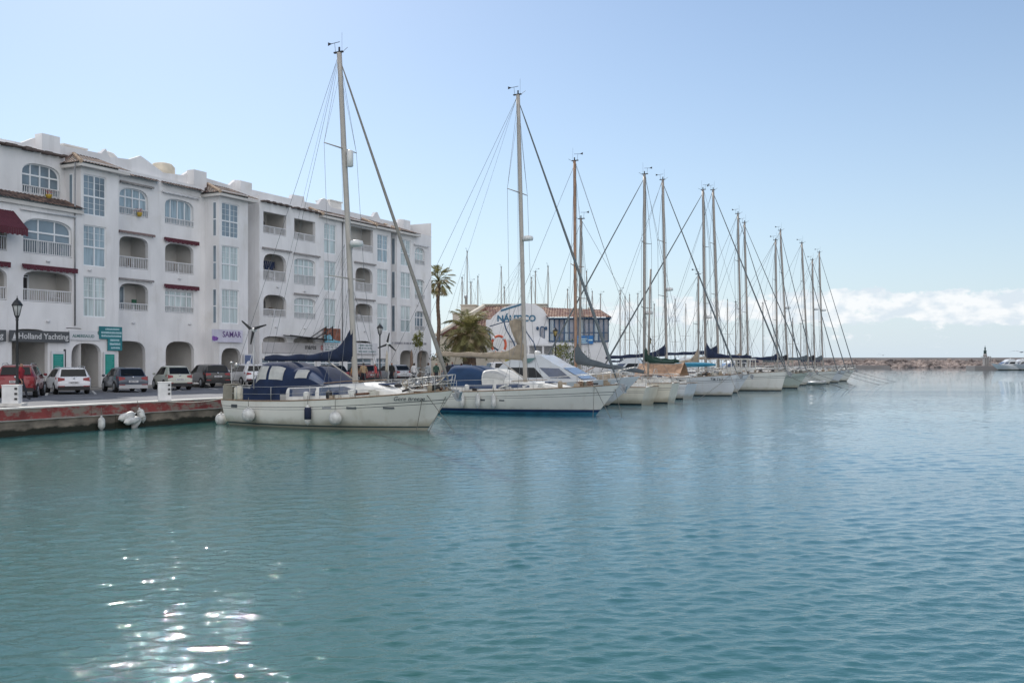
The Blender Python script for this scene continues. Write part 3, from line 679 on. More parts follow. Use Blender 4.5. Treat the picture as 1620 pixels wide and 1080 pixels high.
# ================================================================ SIGNS ON THE ARCADE
M_SGREY = mat('charcoal_board', (.085, .09, .095), .6, var=.1); M_STXT = mat('pale_lettering', (.62, .62, .62), .6, var=0)
M_TEAL = mat('teal_board', (.02, .19, .22), .5, var=.2, vscale=1); M_TEAL2 = mat('green_teal_board', (.01, .27, .22), .5, var=.15, vscale=2)
M_TXT_L = mat('light_blue_lettering', (.50, .68, .72), .6, var=0); M_WHITE = mat('white_board', (.68, .68, .70), .55, var=.05)
M_BLACK = mat('black_paint', (.012, .012, .014), .5, var=0); M_PURP = mat('purple_paint', (.13, .07, .22), .6, var=.2); M_GTXT = mat('grey_green_lettering', (.12, .22, .22), .6, var=0)
def sign(name, s, t, z, w, h, board, label, th=.06):
    r_ = empty(name, W(s, t, z), TH, label, 'sign'); m = MB(); m.box(-w/2, w/2, 0, th, -h/2, h/2); m.build('board', board, r_); return r_
TS = TB-.22
r_ = sign('shop_sign', 15.35, TS, 4.35, 4.05, .68, M_SGREY, 'charcoal shop board reading Holland Yachting in pale letters')
text_mesh('Holland Yachting', .50, 'lettering', M_STXT, r_, (.22, -.008, 0), bold=.006)
m = MB(); m.prism([(-1.85, -.17), (-1.6, -.17), (-1.72, .2)], -.012, 0); m.prism([(-1.93, -.2), (-1.5, -.2), (-1.58, -.25), (-1.86, -.25)], -.012, 0); m.build('emblem', M_STXT, r_)
r_ = sign('shop_sign', 11.05, TS, 4.35, 4.1, .68, M_SGREY, 'charcoal board cut by the left edge of the photo ending in the letter g')
text_mesh('Yachting', .50, 'lettering', M_STXT, r_, (1.0, -.008, 0), bold=.006)
r_ = sign('shop_sign', 18.65, TB-.06, 4.5, 2.35, .62, M_WHITE, 'white fascia reading ALMERISALUD in grey green letters')
text_mesh('ALMERISALUD', .27, 'lettering', M_GTXT, r_, (-.12, -.008, -.05), bold=.004, space=.94)
m = MB(); m.box(.95, 1.12, -.012, 0, .1, .28); m.box(1.0, 1.07, -.018, -.012, .04, .33); m.build('emblem', M_GTXT, r_)
r_ = empty('shop_sign', W(20.65, TB-.12, 4.5), TH, 'teal L-shaped board of pale blue writing right of the white fascia', 'sign')
m = MB(); m.prism([(-.95, .62), (.85, .62), (.85, -.95), (-.28, -.95), (-.28, -.2), (-.95, -.2)], 0, .06); m.build('board', M_TEAL, r_)
m = MB()
for x0, x1, z, h_ in ((-.5, .6, .45, .1), (-.8, .75, .22, .13), (-.8, .75, 0, .12), (-.1, .6, -.27, .13), (-.15, .7, -.52, .14), (-.05, .62, -.77, .12)):
    random.seed(int(z*100)+200); x = x0
    while x < x1: w_ = random.uniform(.03, .07); m.box(x, x+w_, -.008, 0, z-h_/2, z+h_/2*random.choice((1, .7, 1))); x += w_+.025
m.build('lettering', M_TXT_L, r_)
for s, lab in ((16.65, 'green teal poster in a white frame left of the fascia arch'), (20.5, 'green teal poster in a white frame under the L-shaped board')):
    r_ = sign('poster', s, TB-.12, 2.6, .92, 1.75, M_WHITE, lab)
    m = MB(); m.box(-.36, .36, -.02, 0, -.62, .7); m.build('poster_sheet', M_TEAL2, r_)
    m = MB()
    for k in range(7): m.box(-.28, .28-.05*(k % 3), -.026, -.02, .55-k*.13-.02, .55-k*.13+.02)
    m.build('lettering', mat('pale_green_lettering', (.10, .42, .38), .6, var=0), r_)
r_ = sign('shop_sign', 31.2, TB-.2, 4.75, 3.2, .95, mat('lilac_board', (.60, .58, .68), .5, var=.15, vscale=1.2), 'lilac board reading SAMAR with a purple flower painting')
text_mesh('SAMAR', .62, 'lettering', M_PURP, r_, (.42, -.008, .10), bold=.006)
m = MB(); random.seed(4)
for k in range(16): m.prism([(-1.5+.13*math.cos(q)*random.uniform(.4, 1.2)+(k % 5)*.09, -.28+.13*math.sin(q)*random.uniform(.5, 1.1)+(k//5)*.05) for q in (0, 1, 2, 3, 4, 5)], -.012-.001*k, -.004)
m.build('flower_painting', mat('violet_paint', (.25, .10, .42), .6, var=.4, vscale=6), r_)
r_ = sign('notice_board', 33.45, TB-.2, 2.7, 1.0, 1.4, M_WHITE, 'white and blue framed notice right of the SAMAR arch')
m = MB(); m.box(-.42, .42, -.01, 0, -.6, .6); m.build('poster_sheet', mat('slate_blue_print', (.13, .17, .30), .6, var=.3), r_)
m = MB(); m.lathe([(.01, 0), (.28, .01), (.28, .02)], (0, 0, 0), 16, M=Matrix.Translation((0, -.02, -.1)) @ Matrix.Rotation(R(90), 4, 'X')); m.build('emblem', M_WHITE, r_)
# dive shop fascia
r_ = sign('shop_sign', 40.1, TB-.1, 3.95, 9.8, .85, mat('beige_board', (.52, .50, .50), .6, var=.06), 'long grey beige fascia reading mares with a red square logo')
text_mesh('mares', .62, 'lettering', M_BLACK, r_, (1.0, -.008, .08), bold=.008)
m = MB(); m.box(2.35, 2.75, -.012, 0, -.15, .25); m.build('emblem', mat('red_print', (.42, .12, .12), .6, var=0), r_)
m = MB(); m.bar((2.4, -.014, -.1), (2.7, -.014, .2), .05, .006); m.bar((2.4, -.014, .2), (2.7, -.014, -.1), .05, .006); m.build('emblem_lines', M_WHITE, r_)
m = MB(); m.box(3.75, 4.45, -.014, 0, -.38, .38); m.build('emblem_panel', M_BLACK, r_)
m = MB(); m.prism([(3.85, -.25), (4.05, .3), (4.12, .3), (3.98, -.25)], -.022, -.014); m.prism([(4.35, -.25), (4.15, .3), (4.08, .3), (4.22, -.25)], -.022, -.014); m.box(3.98, 4.22, -.024, -.015, -.12, -.04); m.build('emblem_letter', M_WHITE, r_)
r_ = empty('banner', W(43.9, TB-.25, 5.0), TH, 'painted banner with orange wall and pale blue sea above the shop', 'banner')
m = MB(); m.box(-1.15, 1.15, 0, .05, -.55, .7); m.build('board', mat('rust_orange_print', (.26, .10, .06), .7, var=.4, vscale=3), r_)
m = MB(); m.prism([(-1.15, -.55), (1.15, -.55), (1.1, -.4), (.2, -.3), (-.1, -.05), (-.3, .15), (-1.15, .12)], -.02, -.002); m.build('painted_sea', mat('pale_blue_print', (.22, .50, .62), .7, var=.25, vscale=3), r_)
r_ = sign('shop_sign', 43.9, TB-.2, 4.05, 2.4, .75, M_WHITE, 'white text board below the orange and blue banner')
m = MB(); random.seed(8)
for z in (.22, .02, -.2):
    x = -.95
    while x < .85: w_ = random.uniform(.04, .1); m.box(x, x+w_, -.008, 0, z-.05, z+.05); x += w_+random.choice((.03, .03, .12))
m.build('lettering', M_GTXT, r_)
r_ = sign('shop_sign', 48.7, TB-.2, 4.0, 4.2, 1.0, M_WHITE, 'white board with three lines of small dark writing behind the front mast')
m = MB(); random.seed(18)
for z, a, b in ((.28, -.9, 1.2), (.02, -.9, 1.2), (-.28, -.9, 1.9)):
    x = a
    while x < b: w_ = random.uniform(.04, .12); m.box(x, x+w_, -.008, 0, z-.06, z+.06); x += w_+random.choice((.03, .03, .12))
m.box(-1.7, -1.3, -.008, 0, -.1, .1); m.build('lettering', M_GTXT, r_)
r_ = sign('awning_frame', 41.6, TB-.9, 4.7, .01, .01, M_METAL, 'dark steel canopy frame over the dive shop')
bpy.data.objects.remove(r_.children[0])
m = MB()
for y in (0, .7):
    m.bar((-4.2, y-.1, .25), (1.35, y-.1, -.05), .06, .06); m.bar((-.9, y-.1, .05), (1.35, y-.1, 1.1), .06, .06); m.bar((-.3, y-.1, .03), (1.35, y-.1, .65), .05, .05); m.bar((1.35, y-.1, -.1), (1.35, y-.1, 1.15), .07, .07)
m.build('frame', M_BLACK, r_)
m = MB(); m.add([(-4.0, -.1, .24), (1.2, -.1, -.04), (1.2, .75, .04), (-4.0, .75, .34)], [(0, 1, 2, 3)]); m.build('canopy', mat('olive_canvas', (.10, .11, .05), .8), r_); r_['category'] = 'canopy'
r_ = empty('shop_lettering', W(57.0, TB-.02, 4.6), TH, 'small dark lettering painted over the far arches', 'sign')
m = MB(); random.seed(28)
x = -3.5
while x < 2.6: w_ = random.uniform(.06, .14); m.box(x, x+w_, -.01, 0, -.1, .1); x += w_+random.choice((.04, .04, .16))
m.build('lettering', mat('faint_lettering', (.3, .3, .34), .7), r_)
# ================================================================ STREET THINGS
def SP(px, t): k = (px-810)/1500; return (k*(35.7+.452*t)+19.3+.892*t)/(.452-.892*k)
M_TYRE = mat('tyre_rubber', (.012, .012, .013), .8, var=0); M_RIM = mat('alloy_rim', (.42, .43, .45), .35, metal=.8, var=0)
M_CARGL = mat('car_glass', (.008, .010, .012), .08, var=0, spec=.3); M_TAIL = mat('red_tail_light', (.25, .006, .012), .35, var=.3, vscale=20, coat=.15)
M_TRIM = mat('black_plastic_trim', (.02, .02, .022), .6, var=0); M_PLATE = mat('number_plate', (.6, .6, .62), .5, var=0); M_CHR = mat('chrome', (.7, .7, .72), .15, metal=1, var=0)
def paint(name, c, metal=.3): return mat(name, c, .28, metal=metal, var=.03, vscale=2, coat=.7)
def make_car(col, label, loc, rz, L=4.25, H=1.48, Wd=1.78, suv=False, rails=False, low_bumper=None, plate='2841 JKM', estate=False, group='cars parked along the quayside road'):
    root = empty('parked_car', loc, rz, label, 'car', group)
    k = H/1.48; w = Wd/2; zb = .34 if suv else .26; xr = .30 if suv or estate else .50
    belt = .93*k if suv else .90*k
    # x from the rear, bottom, belt line, top line, half widths at sill, belt, top
    ST = [(0, zb+.1, belt*.80, belt*.82, w*.88, w*.90, w*.80), (.05, zb+.02, belt, belt*1.03, w*.93, w*.95, w*.83), (.12, zb, belt*1.02, belt*1.08, w*.95, w*.975, w*.82),
          (xr, zb, belt*1.03, H*.955, w*.96, w*.99, w*.70), (xr+.35, zb, belt*1.02, H*.99, w*.97, w, w*.72), (L*.45, zb, belt, H, w*.97, w, w*.74), (L*.57, zb, belt*.99, H*.975, w*.97, w, w*.73),
          (L*.76, zb, belt*.97, belt*1.03, w*.97, w*.985, w*.80), (L*.93, zb, belt*.80, belt*.85, w*.93, w*.93, w*.75), (L*.985, zb+.03, belt*.62, belt*.66, w*.85, w*.85, w*.7), (L, zb+.12, belt*.5, belt*.54, w*.74, w*.76, w*.6)]
    def sec(st):
        x, b, be, tp, w0, w1, w2 = st
        half = [(w0*.9, b), (w0, b+.08), (w1*1.0, b+(be-b)*.55), (w1*.985, be), (w2*1.02, tp-.05*min(1, (tp-be)*6)), (w2*.86, tp), (w2*.4, tp+.012)]
        return [(x-L/2, y, z) for y, z in half]+[(x-L/2, -y, z) for y, z in reversed(half)]
    P = []; [P.extend(sec(st)) for st in ST]; n = 14
    F = [(i*n+j, i*n+(j+1) % n, (i+1)*n+(j+1) % n, (i+1)*n+j) for i in range(len(ST)-1) for j in range(n)]+[tuple(range(n)), tuple((len(ST)-1)*n+j for j in range(n))]
    m = MB(); m.add(P, F, 0, True); body = m.build('body', col, root)
    bm = bmesh.new(); bm.from_mesh(body.data)
    for e in bm.edges:
        if len(e.link_faces) == 2 and e.calc_face_angle(0) > R(38): e.smooth = False
    bm.to_mesh(body.data); bm.free()
    def at(x, q):                                                # point on the glasshouse side: q 0 at the belt, 1 at the roof
        for a, b in zip(ST, ST[1:]):
            if a[0] <= x <= b[0]:
                u = (x-a[0])/(b[0]-a[0]); be = a[2]+(b[2]-a[2])*u; tp = a[3]+(b[3]-a[3])*u; w1 = (a[5]+(b[5]-a[5])*u)*.985; w2 = (a[6]+(b[6]-a[6])*u)*1.02
                zt = tp-.05*min(1, max(0, tp-be)*6); return (x-L/2, w1+(w2-w1)*q, be+(zt-be)*q)
    for sgn in (1, -1):
        for x0, x1, x2, x3 in ((xr+.28, xr+.38, L*.42, L*.42), (L*.44, L*.44, L*.585, L*.73)):     # lower/upper edge ends
            pts_ = []
            for X_, q in ((x0 if x0 < 1.2 else x0, .08), (x3 if x0 > 1.2 else x2, .08), (x2 if x0 > 1.2 else x3, .90), (x1, .90)):
                a = at(min(X_, L*.74), q); pts_.append((a[0], sgn*(a[1]+.012), a[2]))
            g = MB(); g.add(pts_+[(a, b-sgn*.03, c) for a, b, c in pts_], [(0,1,2,3),(4,5,6,7),(0,1,5,4),(1,2,6,5),(2,3,7,6),(3,0,4,7)]); g.build('side_window', M_CARGL, root)
    # rear window lies on the tailgate slope
    z0, z1 = belt*1.10, H*.93; x0, x1 = .10-L/2, xr-.02-L/2; wa, wb = w*.74, w*.66
    g = MB(); d = .018
    g.add([(x0+.02-d, wa, z0), (x0+.02-d, -wa, z0), (x1-d-.02, -wb, z1), (x1-d-.02, wb, z1), (x0+.05, wa, z0-.01), (x0+.05, -wa, z0-.01), (x1, -wb, z1), (x1, wb, z1)], [(0,1,2,3),(4,5,6,7),(0,1,5,4),(1,2,6,5),(2,3,7,6),(3,0,4,7)])
    rw = g.build('rear_window', M_CARGL, root)
    g = MB(); g.bar((x0+.02, 0, z0+.03), (x0+.06, wa*.7, z0+.1), .02, .02); g.build('wiper', M_TRIM, rw)
    g = MB(); xa, xb = L*.765-L/2, L*.585-L/2; g.add([(xa, w*.74, belt*1.06), (xa, -w*.74, belt*1.06), (xb, -w*.66, H*.965), (xb, w*.66, H*.965)], [(0,1,2,3)]); g.build('windscreen', M_CARGL, root)
    for sgn in (1, -1):
        g = MB(); zl = belt*.93; hh = .13 if not suv else .11
        g.add([(-.02-L/2, sgn*w*.52, zl-hh*.4), (.0-L/2, sgn*w*.90, zl-hh), (.26-L/2, sgn*w*1.0, zl+hh*.1), (.22-L/2, sgn*w*.995, zl+hh*.9), (.035-L/2, sgn*w*.88, zl+hh*.8), (.015-L/2, sgn*w*.52, zl+hh*.4),
               (.15-L/2, sgn*w*.5, zl), (.3-L/2, sgn*w*.8, zl)], [(0,1,4,5), (1,2,3,4), (0,5,6), (0,1,7,6), (1,2,7), (3,4,7), (4,5,6,7), (2,3,7)])
        g.build('tail_light', M_TAIL, root)
        g = MB(); g.ell((L*.70-L/2, sgn*(w+.09), belt+.08), (.07, .10, .075), 8, 6); g.build('wing_mirror', col, root)
        for xw in (.19*L, .81*L):
            wc = Vector((xw-L/2, sgn*(w-.10), .325*max(1, k*.98))); r = wc.z; Mw = Matrix.Translation(wc) @ Matrix.Rotation(R(90), 4, 'X')
            g = MB(); g.lathe([(r*.6, -.11), (r*.93, -.11), (r, -.07), (r, .07), (r*.93, .11), (r*.6, .11)], (0, 0, 0), 20, M=Mw); wo = g.build('wheel', M_TYRE, root)
            g = MB(); g.lathe([(r*.3, -.113), (r*.62, -.118), (r*.62, .118), (r*.3, .113)], (0, 0, 0), 10, M=Mw); g.build('rim', M_RIM, wo)
            g = MB(); n = 12
            ring = [(math.cos(math.pi*i/n), math.sin(math.pi*i/n)) for i in range(n+1)]
            ya = sgn*(w*.955); yb = sgn*(w*1.0)
            g.add([(wc.x+c*(r+.07), yb+sgn*.006, wc.z-.04+s_*(r+.07)) for c, s_ in ring]+[(wc.x+c*(r+.0), yb+sgn*.006, wc.z-.04+s_*(r+.0)) for c, s_ in ring]+[(wc.x+c*(r+.07), ya-sgn*.05, wc.z-.04+s_*(r+.07)) for c, s_ in ring],
                  [(i, i+1, i+n+2, i+n+1) for i in range(n)]+[(i, i+1, i+2*n+3, i+2*n+2) for i in range(n)]); g.build('wheel_arch', M_TRIM, root)
    g = MB(); g.box(-.035-L/2, .3-L/2, -w*.9, w*.9, zb-.02, zb+.20); g.box(-.05-L/2, .2-L/2, -w*.84, w*.84, zb+.2, zb+.36, 1); g.build('bumper', [low_bumper or M_TRIM, col], root)
    g = MB(); g.box(-.062-L/2, -.02-L/2, -.26, .26, belt*.66 if not suv else belt*.72, belt*.66+.115 if not suv else belt*.72+.115); pl = g.build('number_plate', M_PLATE, root)
    lt = text_mesh(plate, .10, 'plate_lettering', M_BLACK, pl, (0, 0, 0)); lt.rotation_euler = (0, 0, R(-90)); lt.location = (-.066-L/2, 0, (belt*.66 if not suv else belt*.72)+.058)
    g = MB(); g.lathe([(.01, 0), (.055, .004), (.055, .02)], (0, 0, 0), 12, M=Matrix.Translation((-.03-L/2+.03, 0, belt*1.0)) @ Matrix.Rotation(R(-90), 4, 'Y')); g.build('badge', M_CHR, root)
    for sgn in (1, -1):
        g = MB(); g.box(-.056-L/2, -.03-L/2, sgn*w*.70-.16, sgn*w*.70+.16, zb+.17, zb+.22); g.build('reflector', M_TAIL, root)
    if rails:
        for sgn in (1, -1):
            g = MB(); g.tube([(.5-L/2, sgn*w*.70, H*.98), (.65-L/2, sgn*w*.70, H+.05), (L*.5-L/2, sgn*w*.70, H+.06), (L*.56-L/2, sgn*w*.70, H*.99)], .02, 6); g.build('roof_rail', M_CHR, root)
    return root
HZ = QZ+.005
def car_at(px, Y, hd, *a, **k):                                  # hd: heading in degrees left(-)/right(+) of straight ahead
    L = k.get('L', 4.25); f = Vector((math.sin(R(hd)), math.cos(R(hd)), 0)); p = PX(px, Y)+f*L/2; p.z = HZ
    return make_car(a[0], a[1], p, math.atan2(f.y, f.x), **k)
car_at(24, 47.0, -20, paint('metallic_red', (.19, .006, .012)), 'red sport utility car behind the lamp post at the left edge', suv=True, H=1.66, Wd=1.84, L=4.4, rails=True, plate='9357 LMN')
car_at(117, 52.0, -34, paint('pearl_white', (.72, .73, .76), .0), 'white estate car under the Holland Yachting board', L=4.6, H=1.48, Wd=1.80, estate=True, rails=True, plate='5039 JBK')
car_at(211, 55.2, -36, paint('slate_blue', (.055, .07, .10)), 'dark slate blue hatchback below the teal L-shaped board', L=4.2, H=1.46, Wd=1.78, low_bumper=M_RIM, plate='0827 FKT')
car_at(285, 59.5, -35, paint('pale_beige_green', (.42, .44, .38), .1), 'pale beige hatchback between the slate blue and the black car', L=3.75, H=1.53, Wd=1.66, plate='4613 DLC')
car_at(345, 64.5, -36, paint('gloss_black', (.012, .013, .016)), 'black car parked under the SAMAR board', L=4.4, H=1.60, Wd=1.84, suv=True, plate='2278 HRV')
car_at(408, 67.5, -36, paint('pearl_white', (.72, .73, .76), .0), 'white sport utility car right of the black one behind the wind generator', L=4.45, H=1.60, Wd=1.84, suv=True, plate='7741 KSD')
car_at(470, 71, -36, paint('steel_blue', (.10, .14, .20)), 'steel blue car behind the blue canvas cockpit enclosure', L=4.3, H=1.48, plate='3390 GGL')
car_at(538, 76, -37, paint('gloss_black', (.012, .013, .016)), 'black hatchback half hidden behind the front mast', L=4.2, H=1.5, plate='6402 FTB')
car_at(590, 79, -38, paint('dark_red', (.12, .012, .02)), 'dark red car behind the second lamp post', L=4.2, H=1.5, plate='1185 HXP')
car_at(640, 84, -40, paint('silver_grey', (.40, .41, .43)), 'silver car parked before the last arches of the apartment building', L=4.3, H=1.5, plate='8460 JNZ')
car_at(704, 88, 60, paint('steel_blue', (.10, .14, .20)), 'blue car beside the cream wall left of the squat palm', L=4.3, H=1.5, plate='5127 GDR')
car_at(770, 94, 70, paint('pearl_white', (.72, .73, .76), .0), 'small white van-like car before the club house', L=4.3, H=1.7, suv=True, plate='9904 FWM')

M_IRON = mat('black_cast_iron', (.018, .02, .022), .5, var=.1); M_LGLASS = mat('lantern_glass', (.55, .56, .55), .15, var=.1, vscale=6)
def lamp(loc, h, label, glass=None):
    r_ = empty('street_lamp', loc, TH, label, 'street lamp', 'cast iron street lamps along the quay')
    m = MB(); m.lathe([(.16, 0), (.16, .12), (.11, .2), (.12, .55), (.09, .65), (.07, .7), (.062, 1.2), (.05, h-1.05), (.07, h-1.0), (.05, h-.95), (.09, h-.86), (.10, h-.82)], (0, 0, 0), 10); m.build('pole', M_IRON, r_)
    m = MB(); m.lathe([(.10, h-.82), (.20, h-.38), (.20, h-.36)], (0, 0, 0), 6); m.build('lantern', glass or M_LGLASS, r_)
    m = MB(); m.lathe([(.26, h-.37), (.25, h-.33), (.14, h-.16), (.06, h-.1), (.05, h-.05), (.02, h-.02), (.01, h+.08)], (0, 0, 0), 6)
    for q in range(6):
        a = 2*math.pi*q/6; m.bar((.105*math.cos(a), .105*math.sin(a), h-.83), (.21*math.cos(a), .21*math.sin(a), h-.36), .018, .018)
    m.build('lantern_roof', M_IRON, r_); return r_
p = PX(27, 42.6); lamp((p.x, p.y, QZ), 4.7, 'black lamp post beside the red car at the left edge')
p = PX(601, 72.4); lamp((p.x, p.y, QZ), 4.7, 'black lamp post right of the front mast before the shops')
p = PX(878.5, 86); lamp((p.x, p.y, QZ), 4.9, 'lamp post with an amber lantern before the club house', mat('amber_lantern', (.45, .34, .12), .3, var=0))
s_ = SP(1028, 3.2); lamp(W(s_, 3.2, QZ), 4.7, 'lamp post with amber lantern on the pier behind the navy boom cover', mat('amber_lantern', (.45, .34, .12), .3, var=0))

M_PED = mat('white_painted_box', (.66, .66, .66), .6, var=.12, vscale=3)
def pedestal(loc, rz, w, d, h, label, plinth=True):
    r_ = empty('service_pedestal', loc, rz, label, 'service pedestal', 'white service pedestals on the quay edge')
    m = MB(); m.box(-w/2, w/2, -d/2, d/2, .12 if plinth else 0, h); m.box(-w/2-.02, w/2+.02, -d/2-.02, d/2+.02, h, h+.03); m.build('cabinet', M_PED, r_)
    if plinth: m = MB(); m.box(-w*.75, w*.75, -d*.8, d*.8, 0, .12); m.build('plinth', M_CONC_W, r_)
    for k in range(3): m = MB(); m.box(w/2-.14, w/2-.05, -d/2-.05, -d/2, .25+k*h*.25, .25+k*h*.25+.08); m.build('socket', M_TRIM, r_)
s_ = SP(19, 1.6); pedestal(W(s_, 1.6, QZ+.05), R(10), .62, .45, .82, 'white service pedestal on a plinth before the red car')
s_ = SP(260, .8); pedestal(W(s_, .8, QZ+.05), R(25), .56, .42, .80, 'white service pedestal on the quay edge before the beige car', False)
for px, lab in ((1008, 'blue and white service pedestal on the pier beyond the grey sail'),):
    s_ = SP(px, 2.5); pedestal(W(s_, 2.5, QZ), R(20), .5, .4, 1.1, lab)

# ---- fenders and a heap of rags on the quay wall
M_FEND = mat('scuffed_white_vinyl', (.60, .60, .58), .55, var=.3, vscale=5); M_FNAVY = mat('navy_fender_cover', (.012, .02, .05), .85, var=.15); M_ROPE = mat('grey_rope', (.16, .16, .14), .9, var=.3, vscale=30); M_ROPEL = mat('pale_rope', (.50, .48, .42), .9, var=.2, vscale=30)
def fender(loc, kind, label, group='boat fenders', r=.15, l=.62, drop=.5, tilt=(0, 0, 0), cov=None):
    r_ = empty('fender', loc, 0, label, 'fender', group); r_.rotation_euler = tilt
    m = MB()
    if kind == 'ball': m.ell((0, 0, 0), (r, r, r*1.06), 14, 10); m.lathe([(.05, r*.98), (.05, r*1.22), (.02, r*1.25)], (0, 0, 0), 8)
    else: m.lathe([(.02, -l/2-.04), (.04, -l/2), (r*.8, -l/2+.07), (r, -l/2+.16), (r, l/2-.16), (r*.8, l/2-.07), (.04, l/2), (.03, l/2+.06)], (0, 0, 0), 12)
    m.build('fender_body', M_FEND, r_)
    if cov: m = MB(); m.lathe([(r*.85, l/2-.06), (r+.008, l/2-.15), (r+.008, -l*.22), (r*.9, -l*.22-.01)], (0, 0, 0), 12); m.build('cover', cov, r_)
    top = r*1.2 if kind == 'ball' else l/2+.04
    m = MB(); m.tube([(0, 0, top), (0, .01, top+drop)], .012, 5); m.build('rope', M_ROPE, r_); return r_
G = 'white fenders hung on the quay wall'
for px, z, dx, tl, r, l, lab in ((160, .28, 0, (R(8), 0, R(20)), .14, .55, 'single white fender hanging low on the quay wall left of the cluster'), (200, .50, 0, (R(5), R(75), R(60)), .17, .75, 'upper lying white fender in the cluster on the quay wall'), (203, .32, 0, (R(0), R(80), R(60)), .15, .75, 'lower lying white fender in the cluster on the quay wall'),
                              (215, .18, 0, (0, R(40), R(60)), .14, .6, 'tilted white fender at the water below the cluster'), (223, .5, 0, (R(10), R(-12), 0), .16, .6, 'upright grey white fender right of the cluster on the quay wall')):
    s_ = SP(px, -.2); fender(W(s_, -.22 if px != 203 else -.42, z), 'cyl', lab, G, r, l, .35, tl)

# ---- people
M_SKIN = mat('skin', (.35, .2, .14), .6, var=.05); M_HAIR = mat('dark_hair', (.02, .015, .012), .8, var=0); M_TROU = mat('dark_trousers', (.015, .017, .025), .8, var=.1)
def person(loc, rz, label, shirt, h=1.75, pose='stand', group='people on the quay'):
    k = h/1.75; J = {}
    st = {'stand': (.05, -.05, 0), 'walk': (.34, -.32, .06)}[pose]; lean = st[2]
    V = [(0, 0, .95), (lean*.5, 0, 1.15), (lean, 0, 1.40), (lean+.01, 0, 1.50), (lean+.03, 0, 1.60), (lean+.03, 0, 1.70)]; Rr = [.15, .135, .16, .055, .085, .08]
    E_ = [(0, 1), (1, 2), (2, 3), (3, 4), (4, 5)]; C_ = ['t', 's', 's', 'k', 'k', 'h']
    def add(p, r, par, c): V.append(p); Rr.append(r); C_.append(c); E_.append((par, len(V)-1)); return len(V)-1
    hands = []
    for sg, fx in ((1, st[0]), (-1, st[1])):
        hp = add((0, sg*.10, .88), .095, 0, 't'); kn = add((fx*.55+.04, sg*.10, .48), .06, hp, 't'); an = add((fx, sg*.10, .09), .042, kn, 't'); add((fx+.17, sg*.11, .04), .04, an, 't')
        sh = add((lean, sg*.19, 1.38), .062, 2, 's'); el_ = add((lean-fx*.35, sg*.25, 1.10), .045, sh, 's'); wr = add((lean-fx*.55+.1, sg*.24, .88), .03, el_, 'k'); hands.append(Vector(V[wr]))
        add((lean-fx*.58+.12, sg*.24, .82), .034, wr, 'k')
    me = bpy.data.meshes.new('body'); me.from_pydata([(a*k, b*k, c*k) for a, b, c in V], E_, []); me.update()
    o = bpy.data.objects.new('body', me); scene.collection.objects.link(o)
    md = o.modifiers.new('skin', 'SKIN'); 
    for i, sv in enumerate(me.skin_vertices[0].data): sv.radius = (Rr[i]*k*(.75 if C_[i] in 'st' and i < 3 else 1), Rr[i]*k); sv.use_root = (i == 0)
    sb = o.modifiers.new('sub', 'SUBSURF'); sb.levels = 1; sb.render_levels = 1
    dg = bpy.context.evaluated_depsgraph_get(); nm = bpy.data.meshes.new_from_object(o.evaluated_get(dg)); bpy.data.objects.remove(o)
    nm.materials.clear(); [nm.materials.append(q) for q in (M_SKIN, shirt, M_TROU, M_HAIR)]
    KV = [Vector((a*k, b*k, c*k)) for a, b, c in V]; mi = {'k': 0, 's': 1, 't': 2, 'h': 3}
    for pg in nm.polygons:
        c = pg.center; j = min(range(len(KV)), key=lambda q: (KV[q]-c).length-Rr[q]*k); q = C_[j]
        if c.z > 1.52*k: q = 'h' if (c.x < (lean+.02)*k or c.z > 1.69*k) else 'k'
        elif q == 't' and c.z > 1.0*k: q = 's'
        pg.material_index = mi[q]; pg.use_smooth = True
    r_ = empty('person', loc, rz, label, 'person', group)
    b = bpy.data.objects.new('body', nm); scene.collection.objects.link(b); b.parent = r_
    m = MB()                                                     # face: nose, ears
    m.ell(((lean+.125)*k, 0, 1.60*k), (.018, .014, .022), 6, 4); m.ell(((lean+.03)*k, .085*k, 1.60*k), (.015, .01, .03), 6, 4); m.ell(((lean+.03)*k, -.085*k, 1.60*k), (.015, .01, .03), 6, 4); m.build('face', M_SKIN, r_)
    for hd, sg in zip(hands, (1, -1)):
        m = MB(); hd = hd*k
        for f in range(4): a = Vector((-.03+f*.02, 0, -.09)); m.tube([hd+a, hd+a+Vector((.008, 0, -.04)), hd+a+Vector((.02, 0, -.07-.008*(f in (1, 2))))], [.009, .008, .006], 5)
        m.tube([hd+Vector((.03, 0, -.04)), hd+Vector((.055, -sg*.01, -.07)), hd+Vector((.06, -sg*.015, -.095))], [.011, .009, .007], 5)
        m.build('hand', M_SKIN, r_)
    return r_
p = PX(31, 45.0); person((p.x, p.y, QZ+.005), R(-15), 'person in a red jacket and dark trousers walking by the left lamp post', mat('red_jacket', (.30, .02, .03), .8), 1.78, 'walk')
p = PX(677, 62.5); person((p.x, p.y, QZ+.005), R(40), 'person in a loose grey shirt standing behind the front bow', mat('grey_shirt', (.33, .35, .36), .85), 1.78)
p = PX(594, 68); person((p.x, p.y, QZ+.005), R(200), 'person in a bright pink red top beside the second lamp post', mat('coral_top', (.55, .08, .08), .85), 1.68)
p = PX(561, 63); person((p.x, p.y, QZ+.005), R(120), 'person in an ochre top right behind the front mast foot', mat('ochre_top', (.42, .22, .09), .85), 1.7)
p = PX(708, 75); person((p.x, p.y, QZ+.005), R(150), 'person in a black top left of the blue canvas cockpit cover', mat('black_top', (.02, .02, .025), .85), 1.72)
p = PX(730, 84); person((p.x, p.y, QZ+.005), R(80), 'person in a dark red top before the cream wall', mat('maroon_top', (.12, .02, .03), .85), 1.7)

